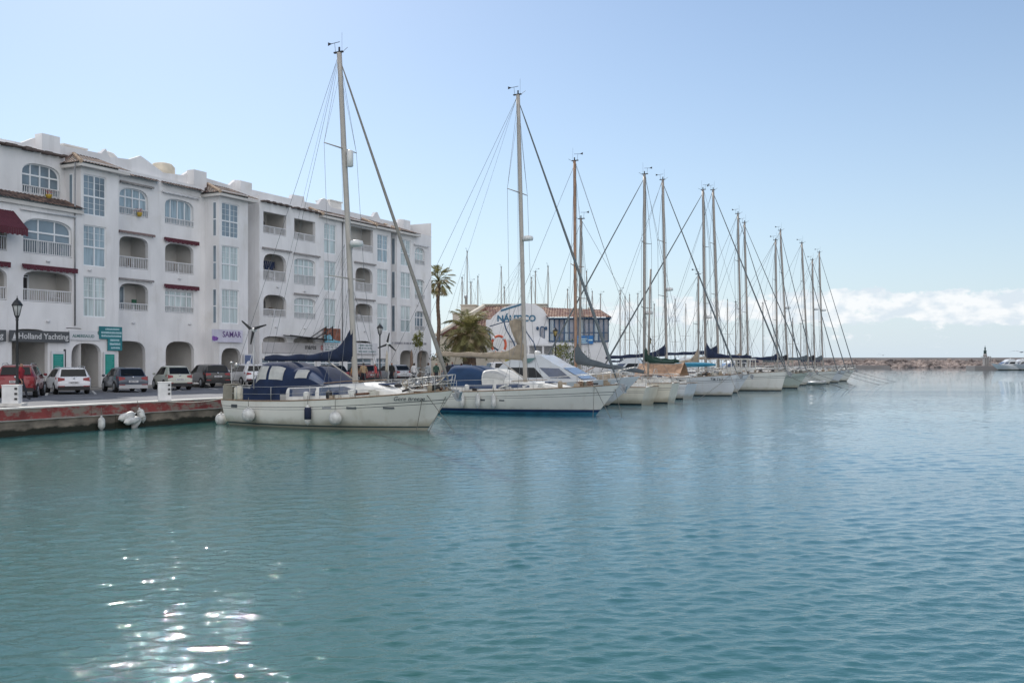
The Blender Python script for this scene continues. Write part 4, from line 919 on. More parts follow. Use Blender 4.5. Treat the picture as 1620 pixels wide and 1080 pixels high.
for px_, Y_, a_, lb, c_, h_ in ((655, 69, 60, 'person in a white shirt by the closed brown parasol', (.6, .6, .6), 1.74), (716, 79, 200, 'person in a navy jacket between the two blue canvases', (.02, .03, .09), 1.8), (745, 86, 20, 'person in a pale blue top before the squat palm trunk', (.25, .4, .55), 1.66), (690, 71, 300, 'person in a dark green coat right of the grey shirted one', (.03, .07, .05), 1.72), (575, 66, 90, 'person in a tan jacket between mast and second lamp post', (.35, .25, .15), 1.76), (620, 73, 240, 'person in a black coat beside the cream parasol', (.02, .02, .02), 1.73)):
    p = PX(px_, Y_); person((p.x, p.y, QZ+.005), R(a_), lb, mat('cloth_of_'+lb.split(' ')[3]+'_'+lb.split(' ')[4], c_, .85), h_)
# ---- cafe terrace with parasols and small trees by the quay
M_CLOTH = mat('brown_canvas', (.16, .11, .08), .9, var=.2)
for px, Y, c in ((651, 70, M_CLOTH), (612, 76, mat('cream_canvas', (.5, .46, .38), .9))):
    p = PX(px, Y); r_ = empty('parasol', (p.x, p.y, QZ), 0, 'closed brown parasol on the terrace behind the front bow' if px == 651 else 'closed cream parasol near the second lamp post', 'parasol', 'closed parasols on the terrace')
    m = MB(); m.tube([(0, 0, 0), (0, 0, 2.7)], .025, 6); m.lathe([(.2, 0), (.2, .06)], (0, 0, 0), 10); m.build('pole', M_METAL, r_)
    m = MB(); m.lathe([(.10, .95), (.15, 1.1), (.12, 1.7), (.09, 2.3), (.03, 2.65)], (0, 0, 0), 9); m.build('canopy', c, r_)
def leaf_crown(center, rad, n, size, seed, squash=1.0):
    random.seed(seed); m = MB(); cl = [Vector((random.gauss(0, .42), random.gauss(0, .42), random.gauss(0, .42*squash))) for _ in range(max(5, n//45))]
    for i in range(n):
        c = random.choice(cl); q = c+Vector((random.gauss(0, .17), random.gauss(0, .17), random.gauss(0, .17*squash))); q = Vector(center)+q*rad
        a = Vector((random.uniform(-1, 1), random.uniform(-1, 1), random.uniform(-1, 1))).normalized(); b = a.cross(Vector((random.uniform(-1, 1), random.uniform(-1, 1), random.uniform(-1, 1)))).normalized()
        l = size*random.uniform(.6, 1.3); m.add([q-a*l, q+b*l*.35, q+a*l, q-b*l*.35], [(0, 1, 2, 3)])
    return m
M_LEAF = mat('yellow_green_leaf', (.16, .17, .03), .6, var=.6, vscale=3); M_LEAFD = mat('dark_green_leaf', (.04, .07, .02), .6, var=.5, vscale=2); M_BARK = mat('grey_bark', (.13, .10, .08), .9, var=.3, bump=.4)
for px, Y, h_, r0, ml, lab in ((664, 66, 3.6, .55, M_LEAF, 'small yellow green young tree behind the front bow'), (903, 88, 2.6, 1.4, M_LEAFD, 'dark green bush beside the amber lamp post'), (890, 92, 2.9, 1.2, M_LEAF, 'olive green bush before the club terrace'), (700, 96, 3.2, 1.2, M_LEAFD, 'dark bush under the tall palm')):
    p = PX(px, Y); r_ = empty('small_tree', (p.x, p.y, QZ), 0, lab, 'tree', 'small trees and bushes on the quay')
    m = MB(); m.tube([(0, 0, 0), (.05, 0, h_*.4), (0, .03, h_*.8)], [.06, .05, .02], 6); m.tube([(.04, 0, h_*.4), (.3*r0, .1, h_*.75)], [.035, .015], 5); m.build('trunk', M_BARK, r_)
    leaf_crown((0, 0, h_-r0*.5), r0, 500, .09 if r0 < 1 else .14, px, 1.3).build('crown', ml, r_, recalc=False)

# ================================================================ PALMS
def leafy(m, w=.45):                                             # light passes through thin leaves
    nt = m.node_tree; N = nt.nodes; L = nt.links; b = N['Principled BSDF']; o_ = N['Material Output']; tr = N.new('ShaderNodeBsdfTranslucent'); mx = N.new('ShaderNodeMixShader'); mx.inputs[0].default_value = w
    if b.inputs['Base Color'].links: L.new(b.inputs['Base Color'].links[0].from_socket, tr.inputs[0])
    L.new(b.outputs[0], mx.inputs[1]); L.new(tr.outputs[0], mx.inputs[2]); L.new(mx.outputs[0], o_.inputs[0]); return m
M_PTRUNK = mat('palm_trunk', (.13, .09, .065), .95, var=.4, vscale=5, bump=.6, bscale=14, stretch=(1, 1, .4)); M_PALM = mat('palm_frond', (.25, .235, .10), .6, var=.5, vscale=1.2); M_PDRY = mat('dry_palm_frond', (.56, .46, .30), .8, var=.35, vscale=1.5)
leafy(M_PALM); leafy(M_PDRY); leafy(M_LEAF); leafy(M_LEAFD, .3)
def frond(m, base, az_, el_, L, droop, width, nl, mt=0, stiff=False):
    d = Vector((math.cos(az_)*math.cos(el_), math.sin(az_)*math.cos(el_), math.sin(el_))); p = Vector(base); pts_ = [p.copy()]; N_ = 8
    for i in range(N_):
        p = p+d*(L/N_); d = (d+Vector((0, 0, -droop/N_*(1+i*.25)))).normalized(); pts_.append(p.copy())
    m.tube(pts_, [.03*(1-i/(N_+1)) + .006 for i in range(N_+1)], 4, mt, caps=False)
    for i in range(nl):
        u = (.25 if not stiff else .55)+(.75 if not stiff else .45)*i/nl; q = u*N_; j = min(N_-1, int(q)); c = pts_[j].lerp(pts_[j+1], q-j); t_ = (pts_[j+1]-pts_[j]).normalized()
        sd_ = t_.cross(Vector((0, 0, 1))); sd_ = sd_.normalized() if sd_.length > .05 else Vector((1, 0, 0))
        for sg in (1, -1):
            ll = width*(math.sin(math.pi*min(1, .12+u*.86))**.6)*random.uniform(.8, 1.15); dd = (sd_*sg*1.0+t_*(.7 if not stiff else 1.2)+Vector((0, 0, random.uniform(-.55, .1)))).normalized()
            wv = t_*(.05 if not stiff else .035); tip = c+dd*ll+Vector((0, 0, -.15*ll)); m.add([c-wv, c+wv, tip], [(0, 1, 2)], mt)
def palm(loc, h, r0, r1, fr, L, label, dry, name, seed, stiff=False):
    random.seed(seed); r_ = empty('palm_tree', loc, 0, label, 'palm tree'); m = MB(); N_ = int(h/.22)
    m.tube([(.06*math.sin(i*.3), 0, h*i/N_) for i in range(N_+1)], [r0+(r1-r0)*i/N_+.02*(i % 2) for i in range(N_+1)], 10); m.build('trunk', M_PTRUNK, r_)
    m = MB()
    for i in range(fr):
        u = i/fr; e_ = R(80)-u*R(118)+random.gauss(0, .1); frond(m, (0, 0, h+.1-u*.25), i*2.4+random.gauss(0, .1), e_, L*random.uniform(.85, 1.1), 1.15 if not stiff else .6, L*.30 if not stiff else L*.42, 26, 0, stiff)
    m.build('crown', M_PALM, r_, recalc=False)
    m = MB()
    for i in range(dry):
        u = i/dry; frond(m, (0, 0, h-.1-u*.7), i*2.4+.7+random.gauss(0, .15), R(35)-u*R(62 if not stiff else 95), L*random.uniform(.6, .95)*(1-.25*u), .8, L*.26, 20, 0, stiff)
    m.build('dry_skirt', M_PDRY, r_, recalc=False)
p = PX(693.5, 104); palm((p.x, p.y, 1.0), 10.6, .22, .18, 40, 1.95, 'tall slender palm rising right of the apartment building', 16, 'palm', 3, True)
p = PX(742, 92); palm((p.x, p.y, 1.0), 4.4, .70, .55, 54, 3.05, 'squat thick-trunked palm with a tan skirt before the club house', 62, 'palm', 5)
# ================================================================ BOATS
M_HULL = mat('white_gelcoat', (.66, .65, .60), .32, var=.05, vscale=.8, coat=.3); M_HULLC = mat('cream_gelcoat', (.60, .57, .48), .38, var=.12, vscale=.9, coat=.2)
M_HULLG = mat('grey_white_gelcoat', (.56, .58, .60), .35, var=.08, vscale=.8, coat=.3); M_HULLGR = mat('pale_green_gelcoat', (.42, .47, .42), .4, var=.12, vscale=.8)
for m__ in (M_HULL, M_HULLC, M_HULLG, M_HULLGR): overlay(m__, 'line', (.30, .27, .19), .7, .10, .42, (.8, .8, .8)); overlay(m__, 'streak', (.42, .38, .30), .35, scale=(1.4, 1.4, .2))
M_DECK = mat('deck_gelcoat', (.68, .67, .63), .6, var=.12, vscale=3); M_TEAK = mat('teak', (.28, .19, .12), .8, var=.3, vscale=6, stretch=(.6, 6, 1))
M_BOOT = mat('navy_boot_top', (.012, .030, .09), .4, var=.1); M_TURQ = mat('turquoise_antifouling', (.02, .13, .21), .6, var=.25, vscale=2); M_ANTI = mat('dark_antifouling', (.03, .04, .045), .7, var=.4, vscale=3)
M_STRIPE = mat('dark_stripe', (.06, .07, .08), .4, var=0); M_ALU = mat('anodised_mast', (.33, .30, .27), .45, metal=.35, var=.06, vscale=3); M_ALUW = mat('painted_mast', (.42, .39, .35), .45, var=.08, vscale=2); M_WOOD = mat('varnished_mast', (.34, .20, .13), .5, var=.2, vscale=3)
M_WIRE = mat('rigging_wire', (.16, .17, .18), .5, metal=.4, var=0); M_STEEL = mat('stainless_rail', (.46, .46, .45), .42, metal=.5, var=0)
M_NAVY = mat('navy_canvas', (.012, .022, .055), .9, var=.25, vscale=3); M_BLUED = mat('dark_blue_canvas', (.009, .022, .065), .9, var=.25, vscale=2); M_BLUEC = mat('blue_canvas', (.02, .052, .12), .9, var=.2, vscale=2); M_GREYC = mat('slate_canvas', (.085, .105, .12), .9, var=.15, vscale=3)
M_BEIGEC = mat('beige_canvas', (.34, .28, .21), .9, var=.25, vscale=3); M_GREENC = mat('dark_green_canvas', (.015, .045, .035), .9, var=.2); M_BLACKC = mat('black_canvas', (.02, .02, .025), .9, var=.2); M_GENOA = mat('furled_sail', (.13, .15, .16), .85, var=.15, vscale=8); M_GENOAB = mat('furled_beige_sail', (.23, .22, .20), .85, var=.15, vscale=8)
M_CLEAR = mat('clear_vinyl', (.42, .42, .40), .15, var=.15, vscale=4, coat=.5); M_TINT = mat('smoked_window', (.06, .085, .15), .08, var=.3, vscale=2, coat=.6); M_ORTARP = mat('faded_orange_tarpaulin', (.40, .25, .16), .85, var=.3, vscale=3); M_RUST = mat('rusty_chain', (.16, .08, .05), .8, var=.5, vscale=12)
M_RADOME = mat('radome_white', (.68, .68, .66), .35, var=0); M_KAYAK = mat('turquoise_canvas', (.02, .20, .32), .6, var=.1); M_YEL = mat('yellow_cloth', (.55, .50, .15), .9, var=.3, vscale=6)

def yacht(s, t_bow, L, label, out=True, B=None, fb=(1.15, 1.65), rake=1.1, trans=.72, hull=M_HULL, bands=None, mast=None, cabin=(.30, .70, .42), cab_win=M_TINT,
          cover=M_NAVY, boom=None, furl=(M_GENOA, .06, .09), spread=(.45, .72), rail=True, hood=None, detail=1, wire=.010, radar=None, clutter=0, name='sailing_boat', cat='sailing boat', group='sailing boats moored along the quay',
          mast_m=M_ALU, stripe=True, text=None, arch=False, cover_h=1.0, masts2=None, noforestay=False, seed=0, loc=None, heading=None):
    """s: place along the quay; t_bow: how far the water end reaches; local x runs from the stern forward"""
    random.seed(seed+int(s*10)); B = B or L*.30
    if loc is None:
        loc = W(s, t_bow+L, 0) if out else W(s, t_bow, 0)         # the stern
        rz = TH-R(90) if out else TH+R(90)
    else: rz = heading
    root = empty(name, loc, rz, label, cat, group)
    fs, fbw = fb
    def sheer(u): return fs+(fbw-fs)*u**1.6-.08*math.sin(math.pi*u)
    def bw(u): return (B/2)*(trans+(1-trans)*math.sin(min(1, u/.42)*math.pi/2))*(1 if u < .42 else max(0, 1-((u-.42)/.58)**2.3)) if u < .999 else .02
    def xs(u, z):
        h = max(0, min(1, z/max(.01, sheer(u)))); x0 = .35*(1-h)*(1 if detail else .5); x1 = L-rake*(1-h)-(.0 if z >= 0 else -z*1.2); return x0+(x1-x0)*u
    zl = [('k', -.55), ('k', -.2), ('w', -.02), ('w', .09), ('w', .16), ('w', .30), ('f', .45), ('f', .68), ('f', .695), ('f', .765), ('f', .785), ('f', 1.0)]
    nb = 34 if detail else 18
    m = MB(); P = []
    for i in range(nb+1):
        u = i/nb
        for kind, z in zl:
            zz = z if kind != 'f' else z*sheer(u); q = zz/sheer(u)
            g = 1.0 if q >= .35 else (.90+.10*max(0, q)/.35 if q >= 0 else max(.05, .90+q*1.6))
            fl = 1-(1-max(0, min(1, q)))*.30*u**3
            P.append((xs(u, zz), bw(u)*g*fl, zz))
    K = len(zl)
    bands = bands or {2: 1, 3: 0, 4: 0}
    F = []; mats_ = []
    for side_ in (0, 1):
        for i in range(nb):
            for j in range(K-1):
                a, b, c, d = i*K+j, i*K+j+1, (i+1)*K+j+1, (i+1)*K+j
                if side_: a, b, c, d = [q+(nb+1)*K for q in (a, b, c, d)]
                F.append((a, b, c, d) if side_ else (d, c, b, a))
                mi = 3 if j < 1 else bands.get(j, 0)
                if j in (7, 9) and stripe: mi = 2
                if j < 2: mi = 1 if j == 1 else 3
                mats_.append(mi)
    P2 = [(x, -y, z) for x, y, z in P]
    F.append(tuple(range(K))+tuple(range((nb+1)*K, (nb+1)*K+K))[::-1]); mats_.append(0)
    b0 = len(m.v); m.v += P+P2; m.f += F; m.m += mats_; m.s += [True]*len(F)
    boot = bands.get('boot', M_ANTI); anti = bands.get('anti', M_ANTI)
    ho = m.build('hull', [hull, boot, M_STRIPE, anti], root)
    bm = bmesh.new(); bm.from_mesh(ho.data)
    for e in bm.edges:
        if len(e.link_faces) == 2 and e.calc_face_angle(0) > R(40): e.smooth = False
    bm.to_mesh(ho.data); bm.free()
    m = MB()                                                     # deck with camber, toe rail
    def deckz(x, y=0): u = max(0, min(1, x/L)); return sheer(u)+.06*(1-(abs(y)/(bw(u)+.01))**2)-.02
    m.grid(lambda a, b: (a*L*.997, (b*2-1)*bw(a*.997)*.985, deckz(a*L, (b*2-1)*bw(a)*.98)), nb, 6); m.build('deck', M_DECK, root, recalc=True)
    for sg in (1, -1):
        m = MB(); m.tube([(L*i/nb*.998, sg*bw(i/nb*.998), sheer(i/nb)+.02) for i in range(nb+1)], .028, 4); m.build('toe_rail', M_TEAK if detail else M_STRIPE, root)
    def hullpt(x, z, sg=-1, off=.02):
        u = x/L
        for _ in range(8): u = u+(x-xs(u, z))/L
        q = z/sheer(u); g = 1.0 if q >= .35 else .90+.10*max(0, q)/.35; fl = 1-(1-max(0, min(1, q)))*.30*u**3; return Vector((x, sg*(bw(u)*g*fl+off), z))
    root['_L'] = L
    # coachroof
    if cabin:
        c0, c1, ch = cabin; x0, x1 = c0*L, c1*L
        def cw(a): x = x0+(x1-x0)*a; return bw(x/L)*.70*(1-.25*max(0, a-.6)/.4)
        def chh(a): return ch*min(1, (1-a)*3.0+.05)**.7*(1 if a > .01 else 1)
        m = MB()
        def cf(a, b):
            th = math.pi*b; c = math.cos(th); y = cw(a)*math.copysign(abs(c)**.35, c); z = deckz(x0+(x1-x0)*a)-.05+chh(a)*(math.sin(th)**.45)
            return (x0+(x1-x0)*a, y, z)
        m.grid(cf, 16, 12); m.add([cf(0, j/12) for j in range(13)], [tuple(range(13))]); cb = m.build('cabin', M_DECK, root)
        for sg in (1, -1):
            for a0, a1 in ((.04, .30), (.34, .68)) if detail else ((.1, .6),):
                m = MB(); P_ = []
                for a in (a0, (a0*2+a1)/3, (a0+2*a1)/3, a1):
                    x = x0+(x1-x0)*a; y = cw(a); zb_ = deckz(x)+chh(a)*.22; zt_ = deckz(x)+chh(a)*(.74 if a < a1 or a1 < .5 else .45)
                    P_ += [(x, sg*(y+.004), zb_), (x, sg*(y*.985+.006), zt_), (x, sg*(y-.06), zb_), (x, sg*(y-.06), zt_)]
                m.add(P_, [(i*4, (i+1)*4, (i+1)*4+1, i*4+1) for i in range(3)]+[(i*4+1, (i+1)*4+1, (i+1)*4+3, i*4+3) for i in range(3)]+[(i*4, (i+1)*4, (i+1)*4+2, i*4+2) for i in range(3)]+[(0, 1, 3, 2), (12, 13, 15, 14)]); m.build('window', cab_win, cb)
        m = MB(); xh = x0+(x1-x0)*.82; m.box(xh-.28, xh+.28, -.28, .28, deckz(xh)+chh(.8)-.04, deckz(xh)+chh(.8)+.03); m.build('hatch', M_TINT, root)
        if detail:
            for sg in (1, -1):
                m = MB(); m.tube([(x0+(x1-x0)*a, sg*cw(a)*.8, deckz(x0+(x1-x0)*a)+chh(a)*.98+.03+.03*(a*10 % 2 > .5)) for a in (.12, .25, .4, .55, .7)], .018, 5); m.build('grab_rail', M_TEAK, root)
    # cockpit coaming
    m = MB(); cx0, cx1 = .06*L, (cabin[0] if cabin else .3)*L
    for sg in (1, -1): m.box(cx0, cx1, sg*B*.24, sg*B*.30, fs-.05, fs+.28)
    m.box(cx1-.15, cx1, -B*.24, B*.24, fs-.05, fs+.28); m.box(cx0, cx0+.12, -B*.24, B*.24, fs-.05, fs+.18); m.build('coaming', M_DECK, root)
    if detail:
        m = MB(); Mw = Matrix.Translation((.13*L, 0, fs+.55)) @ Matrix.Rotation(R(80), 4, 'Y')
        ring = [Mw @ Vector((.45*math.cos(2*math.pi*k/20), .45*math.sin(2*math.pi*k/20), 0)) for k in range(21)]; m.tube(ring, .016, 5, caps=False)
        for k in range(0, 20, 4): m.tube([Mw @ Vector((0, 0, 0)), ring[k]], .01, 4)
        m.box(.13*L-.1, .13*L+.1, -.12, .12, fs-.1, fs+.5); m.build('steering_wheel', M_STEEL, root)
    # mast and rig
    mh = 0
    if mast:
        mx, mh, mr, mrake = mast; zb = deckz(mx)+(cabin[2]*.8 if cabin and cabin[0]*L < mx < cabin[1]*L*.98 else 0)-.05
        def mp(z): return Vector((mx-mrake*((z-zb)/(mh-zb)), 0, z))
        m = MB(); m.tube([mp(zb+(mh-zb)*i/10) for i in range(11)], [mr*(1-.12*(i/10)**2) for i in range(11)], 10, flat=1); m.build('mast', mast_m, root); mo = None
        m = MB(); tp = mp(mh); m.box(tp.x-.28, tp.x+.2, -.05, .05, mh, mh+.06); m.tube([(tp.x+.15, 0, mh), (tp.x+.45, 0, mh+.18)], .012, 4); m.tube([(tp.x-.2, 0, mh), (tp.x-.25, 0, mh+.45)], .01, 4); m.bar((tp.x-.55, 0, mh+.45), (tp.x+.02, 0, mh+.48), .02, .02)
        m.add([(tp.x-.62, 0, mh+.38), (tp.x-.38, 0, mh+.45), (tp.x-.62, 0, mh+.55)], [(0, 1, 2)]); m.tube([(tp.x, 0, mh), (tp.x, 0, mh+.25)], .045, 6)
        if detail: m.tube([(tp.x+.1, .06, mh), (tp.x+.1, .06, mh+.9)], .006, 4)
        m.build('masthead_instruments', M_TRIM, root)
        tips = {1: [], -1: []}
        for f in spread:
            z = zb+(mh-zb)*f; w_ = B*.36*(1-.25*f)
            for sg in (1, -1):
                a = mp(z); b = a+Vector((-.18, sg*w_, .06)); m = MB(); m.tube([a, b], [.035, .022], 6); m.build('spreader', mast_m, root); tips[sg].append(b)
        for sg in (1, -1):
            m = MB(); ch_ = Vector((mx-.1, sg*bw(mx/L)*.93, deckz(mx))); m.tube([ch_]+tips[sg]+[mp(mh-.1)], wire, 4, caps=False); m.build('shroud', M_WIRE, root)
            m = MB(); m.tube([ch_+Vector((-.5, 0, 0)), mp(zb+(mh-zb)*(spread[0] if spread else .5)-.1)], wire, 4, caps=False); m.build('lower_shroud', M_WIRE, root)
            if detail: m = MB(); m.tube([ch_+Vector((.5, 0, 0)), mp(zb+(mh-zb)*(spread[0] if spread else .5)-.1)], wire, 4, caps=False); m.build('lower_shroud', M_WIRE, root)
            if detail > 1:
                m = MB(); m.tube([tips[sg][-1] if tips[sg] else mp(mh*.7), mp(mh*.95)], wire*.8, 4); m.build('upper_shroud', M_WIRE, root)
        for sg in ((1, -1) if detail > 1 else (0,)):
            m = MB(); m.tube([(.15, sg*B*.3, fs+.05), mp(mh)], wire, 4, caps=False); m.build('backstay', M_WIRE, root)
        if not noforestay:
            fa, fbz = Vector((L-.12, 0, fbw+.12)), mp(mh*.985 if True else mh)
            m = MB(); n_ = 12; m.tube([fa.lerp(fbz, i/n_) for i in range(n_+1)], [wire*1.5]+[furl[2]*(1.35-.9*i/n_) if furl[0] else wire for i in range(1, n_)]+[wire*1.5], 8)
            m.build('furled_headsail' if furl[0] else 'forestay', furl[0] or M_WIRE, root)
        else: m = MB(); m.tube([(L-.12, 0, fbw+.1), mp(mh)], wire, 4); m.build('forestay', M_WIRE, root)
        if detail:                                               # halyards along the mast, lazy lines
            m = MB()
            for k in range(3): m.tube([(mx-.1-.12*k, (.12-.1*k), zb+.8), mp(mh-.2)+Vector((-.12, .03*k, 0))], wire*.6, 3, caps=False)
            m.build('halyard', M_ROPE, root)
        if boom:
            bl, bz, bdz = boom; a = mp(bz)+Vector((-mr, 0, 0)); b = Vector((a.x-bl, 0, bz+bdz)); m = MB(); m.tube([a, b], .07, 8); m.build('boom', mast_m, root)
            m = MB(); m.tube([b, mp(mh-.15)+Vector((-.1, 0, 0))], wire*.7, 4, caps=False); m.build('topping_lift', M_WIRE, root)
            m = MB(); m.tube([b+Vector((.4, 0, 0)), (b.x+.5, 0, fs+.3)], wire*1.3, 4); m.build('mainsheet', M_ROPEL, root)
            if cover:
                m = MB(); N_ = 22; hm = 1.35*cover_h
                def cs(a_, b_):
                    x = a_; c = a.lerp(b, x*.985); hgt = .26+(hm)*math.exp(-x*9)+.10*(1-x)+.03*math.sin(x*23+seed); wd = .13+.08*(1-x)+.015*math.sin(x*31)
                    th = 2*math.pi*b_-math.pi/2; zc = c.z-.10+(math.sin(th)*.5+.5)*hgt; yy = wd*math.cos(th)*(1-.75*((math.sin(th)*.5+.5))**1.5)
                    return (c.x+.12*(1-x), yy, zc)
                m.grid(cs, N_, 12); m.add([cs(0, j/12) for j in range(12)], [tuple(range(12))]); m.add([cs(1, j/12) for j in range(12)], [tuple(range(12))]); m.build('sail_cover', cover, root)
                if detail > 1:
                    for x in (.15, .32, .5, .7):
                        m = MB(); 
                        for sg in (1, -1): m.tube([a.lerp(b, x)+Vector((0, sg*.1, .1)), mp(zb+(mh-zb)*.42)+Vector((0, sg*.3, 0))], wire*.5, 3)
                        m.build('lazy_jack', M_WIRE, root)
            m = MB(); m.tube([(mx-.1, 0, zb+.3), a.lerp(b, .28)+Vector((0, 0, -.06))], .03, 6); m.build('boom_vang', mast_m, root)
        if radar:
            for rx, rz_, kind in radar:
                m = MB(); c = mp(rz_)
                if kind == 'dome': m.lathe([(.08, -.16), (.28, -.13), (.30, 0), (.26, .09), (.1, .13), (.01, .135)], (c.x+rx, 0, rz_), 16); m.bar((c.x, 0, rz_-.15), (c.x+rx, 0, rz_-.15), .06, .04)
                else: m.lathe([(.1, -.36), (.14, -.33), (.14, .33), (.1, .36)], (c.x+rx, 0, rz_), 12)
                m.build('radar_dome' if kind == 'dome' else 'radar_reflector', M_RADOME, root)
    if masts2:                                                   # mizzen
        x2, h2, r2, bl2, cv2 = masts2; m = MB(); m.tube([(x2, 0, fs), (x2-.2, 0, h2)], [r2, r2*.8], 8); m.build('mizzen_mast', mast_m, root)
        m = MB(); m.tube([(x2, 0, fs+1.35), (x2-bl2, 0, fs+1.3)], .05, 6); m.build('mizzen_boom', mast_m, root)
        m = MB(); m.grid(lambda a_, b_: (x2-bl2*a_, .12*math.cos(2*math.pi*b_), fs+1.35+(.16+.6*math.exp(-a_*6))*(.5+.5*math.sin(2*math.pi*b_))), 12, 8); m.build('mizzen_cover', cv2, root)
        for sg in (1, -1): m = MB(); m.tube([(x2, sg*bw(x2/L)*.9, fs), (x2-.2, 0, h2)], wire, 4); m.build('mizzen_shroud', M_WIRE, root)
    # rails
    if rail:
        hr = .62
        pts_ = [(L*.90, sg, 0) for sg in (1, -1)]
        m = MB(); rr_ = .016 if detail else .02
        top = [(L*.86, bw(.86), 0), (L*.95, bw(.93)+.05, .02), (L+.05, .12, .04), (L+.05, -.12, .04), (L*.95, -bw(.93)-.05, .02), (L*.86, -bw(.86), 0)]
        m.tube([(x, y, sheer(min(1, x/L))+hr+dz) for x, y, dz in top], rr_, 6); m.tube([(x, y, sheer(min(1, x/L))+hr*.5) for x, y, dz in top], rr_*.7, 5)
        for x, y, dz in top: m.tube([(x, y, sheer(min(1, x/L))+hr+dz), (min(x, L-.1), y*.9, sheer(min(1, x/L)))], rr_, 5)
        m.build('pulpit', M_STEEL, root)
        m = MB(); top = [(L*.10, bw(.1)), (.05, bw(0)*.9), (.02, -bw(0)*.9), (L*.10, -bw(.1))]
        m.tube([(x, y, fs+hr) for x, y in top], rr_, 6); m.tube([(x, y, fs+hr*.5) for x, y in top], rr_*.7, 5)
        for x, y in top+[(.03, .4), (.03, -.4)]: m.tube([(x, y, fs+hr), (x, y, fs-.02)], rr_, 5)
        m.build('pushpit', M_STEEL, root)
        ns = int(L*.76/1.9)
        for sg in (1, -1):
            xs_ = [L*(.10+.76*i/ns) for i in range(ns+1)]
            m = MB()
            for q in (1, .5): m.tube([(x, sg*bw(x/L)*.97, sheer(x/L)+hr*q) for x in xs_], wire*.8, 4, caps=False)
            m.build('lifeline', M_STEEL, root)
            for x in xs_[1:-1]:
                m = MB(); m.tube([(x, sg*bw(x/L)*.97, sheer(x/L)-.02), (x, sg*bw(x/L)*.97, sheer(x/L)+hr)], .014, 5); m.build('stanchion', M_STEEL, root)
    # canvas hood over the companionway: (x0, x1, height, material, windows)
    if hood:
        for hi_, (hx0, hx1, hh, hm_, wins) in enumerate(hood):
            z0 = fs+.22; hw = B*.30
            def hf(a_, b_, off=0):
                th = math.pi*b_; prof = (min(1, .35+a_*2.9)*(1-.22*max(0, (a_-.62)/.38)**1.5)) if hi_ == 0 else (1-.55*max(0, (a_-.45)/.55)**1.3)*(.92+.08*min(1, a_*4))
                c = math.cos(th); return Vector((hx0+(hx1-hx0)*a_, (hw+off)*math.copysign(abs(c)**.38, c), z0+(hh+off)*prof*(math.sin(th)**.42)))
            m = MB(); m.grid(hf, 14, 16); [m.add([hf(e_, j_/16) for j_ in range(17)], [tuple(range(17))]) for e_ in (0, 1)]; ho_ = m.build('sprayhood', hm_, root)
            for (a0, a1, b0_, b1_, wm) in wins:
                for sg in (0, 1):
                    m = MB(); m.grid(lambda a_, b_: hf(a0+(a1-a0)*a_+.04*b_, (b0_+(b1_-b0_)*b_) if not sg else 1-(b0_+(b1_-b0_)*b_), .015), 5, 5); m.build('window', wm, ho_)
    if arch:
        m = MB()
        for x in (.15, .7): m.tube([(x, bw(.05), fs), (x+.1, bw(.05)*.95, fs+1.9), (x+.1, -bw(.05)*.95, fs+1.9), (x, -bw(.05), fs)], .025, 6)
        m.box(.15, .9, -.8, .8, fs+1.94, fs+1.97); m.build('stern_arch', M_STEEL, root)
    # anchor on the bow roller
    m = MB(); m.bar((L-.5, 0, fbw+.03), (L+.22, 0, fbw+.0), .12, .05); m.tube([(L-.3, 0, fbw+.08), (L+.28, 0, fbw+.02)], .025, 6)
    m.prism([(L+.12, fbw+.0), (L+.40, fbw-.05), (L+.30, fbw-.34), (L+.16, fbw-.22)], -.10, .10); m.prism([(L+.05, fbw-.12), (L+.24, fbw-.10), (L+.30, fbw-.42), (L+.20, fbw-.36)], -.2, .2); m.build('anchor', M_ANTI if not detail else M_METAL, root)
    # ropes, boxes, rolled gear on deck
    gear = [M_ROPE, M_ROPEL, M_RUST, M_DECK, M_BEIGEC, M_TRIM, M_TEAK, M_STEEL]
    for k in range(clutter):
        x = random.choice((random.uniform(.72, .97), random.uniform(.03, .28), random.uniform(.3, .95)))*L; y = random.uniform(-.75, .75)*bw(x/L); z = deckz(x)
        if cabin and cabin[0]*L < x < cabin[1]*L: y = math.copysign(bw(x/L)*.85, y)
        q = k % 4; m = MB()
        if q == 0:
            n_ = 26; m.tube([(x+(.17+.01*(i % 3))*math.cos(i*.75), y+(.17-.01*(i % 2))*math.sin(i*.75), z+.03+i*.009) for i in range(n_)], .02, 5); nm = 'coiled_rope'
        elif q == 1: sz = random.uniform(.1, .2); m.prism([(-sz, 0), (sz, 0), (sz*.9, sz*1.1), (-sz*.85, sz*1.2)], -sz*.7, sz*.7, M=Matrix.Translation((x, y, z)) @ Matrix.Rotation(random.uniform(0, 3), 4, 'Z')); nm = 'deck_box'
        elif q == 2: 
            d_ = Vector((random.uniform(.4, 1.0), random.uniform(-.15, .15), random.uniform(-.02, .3))); m.tube([(x, y, z+.12), (x+d_.x, y+d_.y, z+.12+d_.z)], .05, 8); nm = 'rolled_canvas'
        else: m.lathe([(.09, 0), (.13, .02), (.13, .28), (.1, .33), (.05, .35)], (x, y, z), 10); nm = 'jerrycan'
        m.build(nm, random.choice(gear), root)
    if text:
        for tx, sz, px_, pz in text:
            p_ = hullpt(px_, pz, -1, .03); lt = text_mesh(tx, sz, 'lettering', mat('hull_lettering', (.03, .045, .055), .5, var=0), root, p_, ext=.004, shear=.25)
            q_ = hullpt(px_+.6, pz, -1, .012); lt.rotation_euler = (0, 0, math.atan2(q_.y-p_.y, q_.x-p_.x))
    Mr = Matrix.Translation(loc) @ Matrix.Rotation(rz, 4, 'Z')
    return root, (lambda v: Mr @ Vector(v)), hullpt, sheer, bw
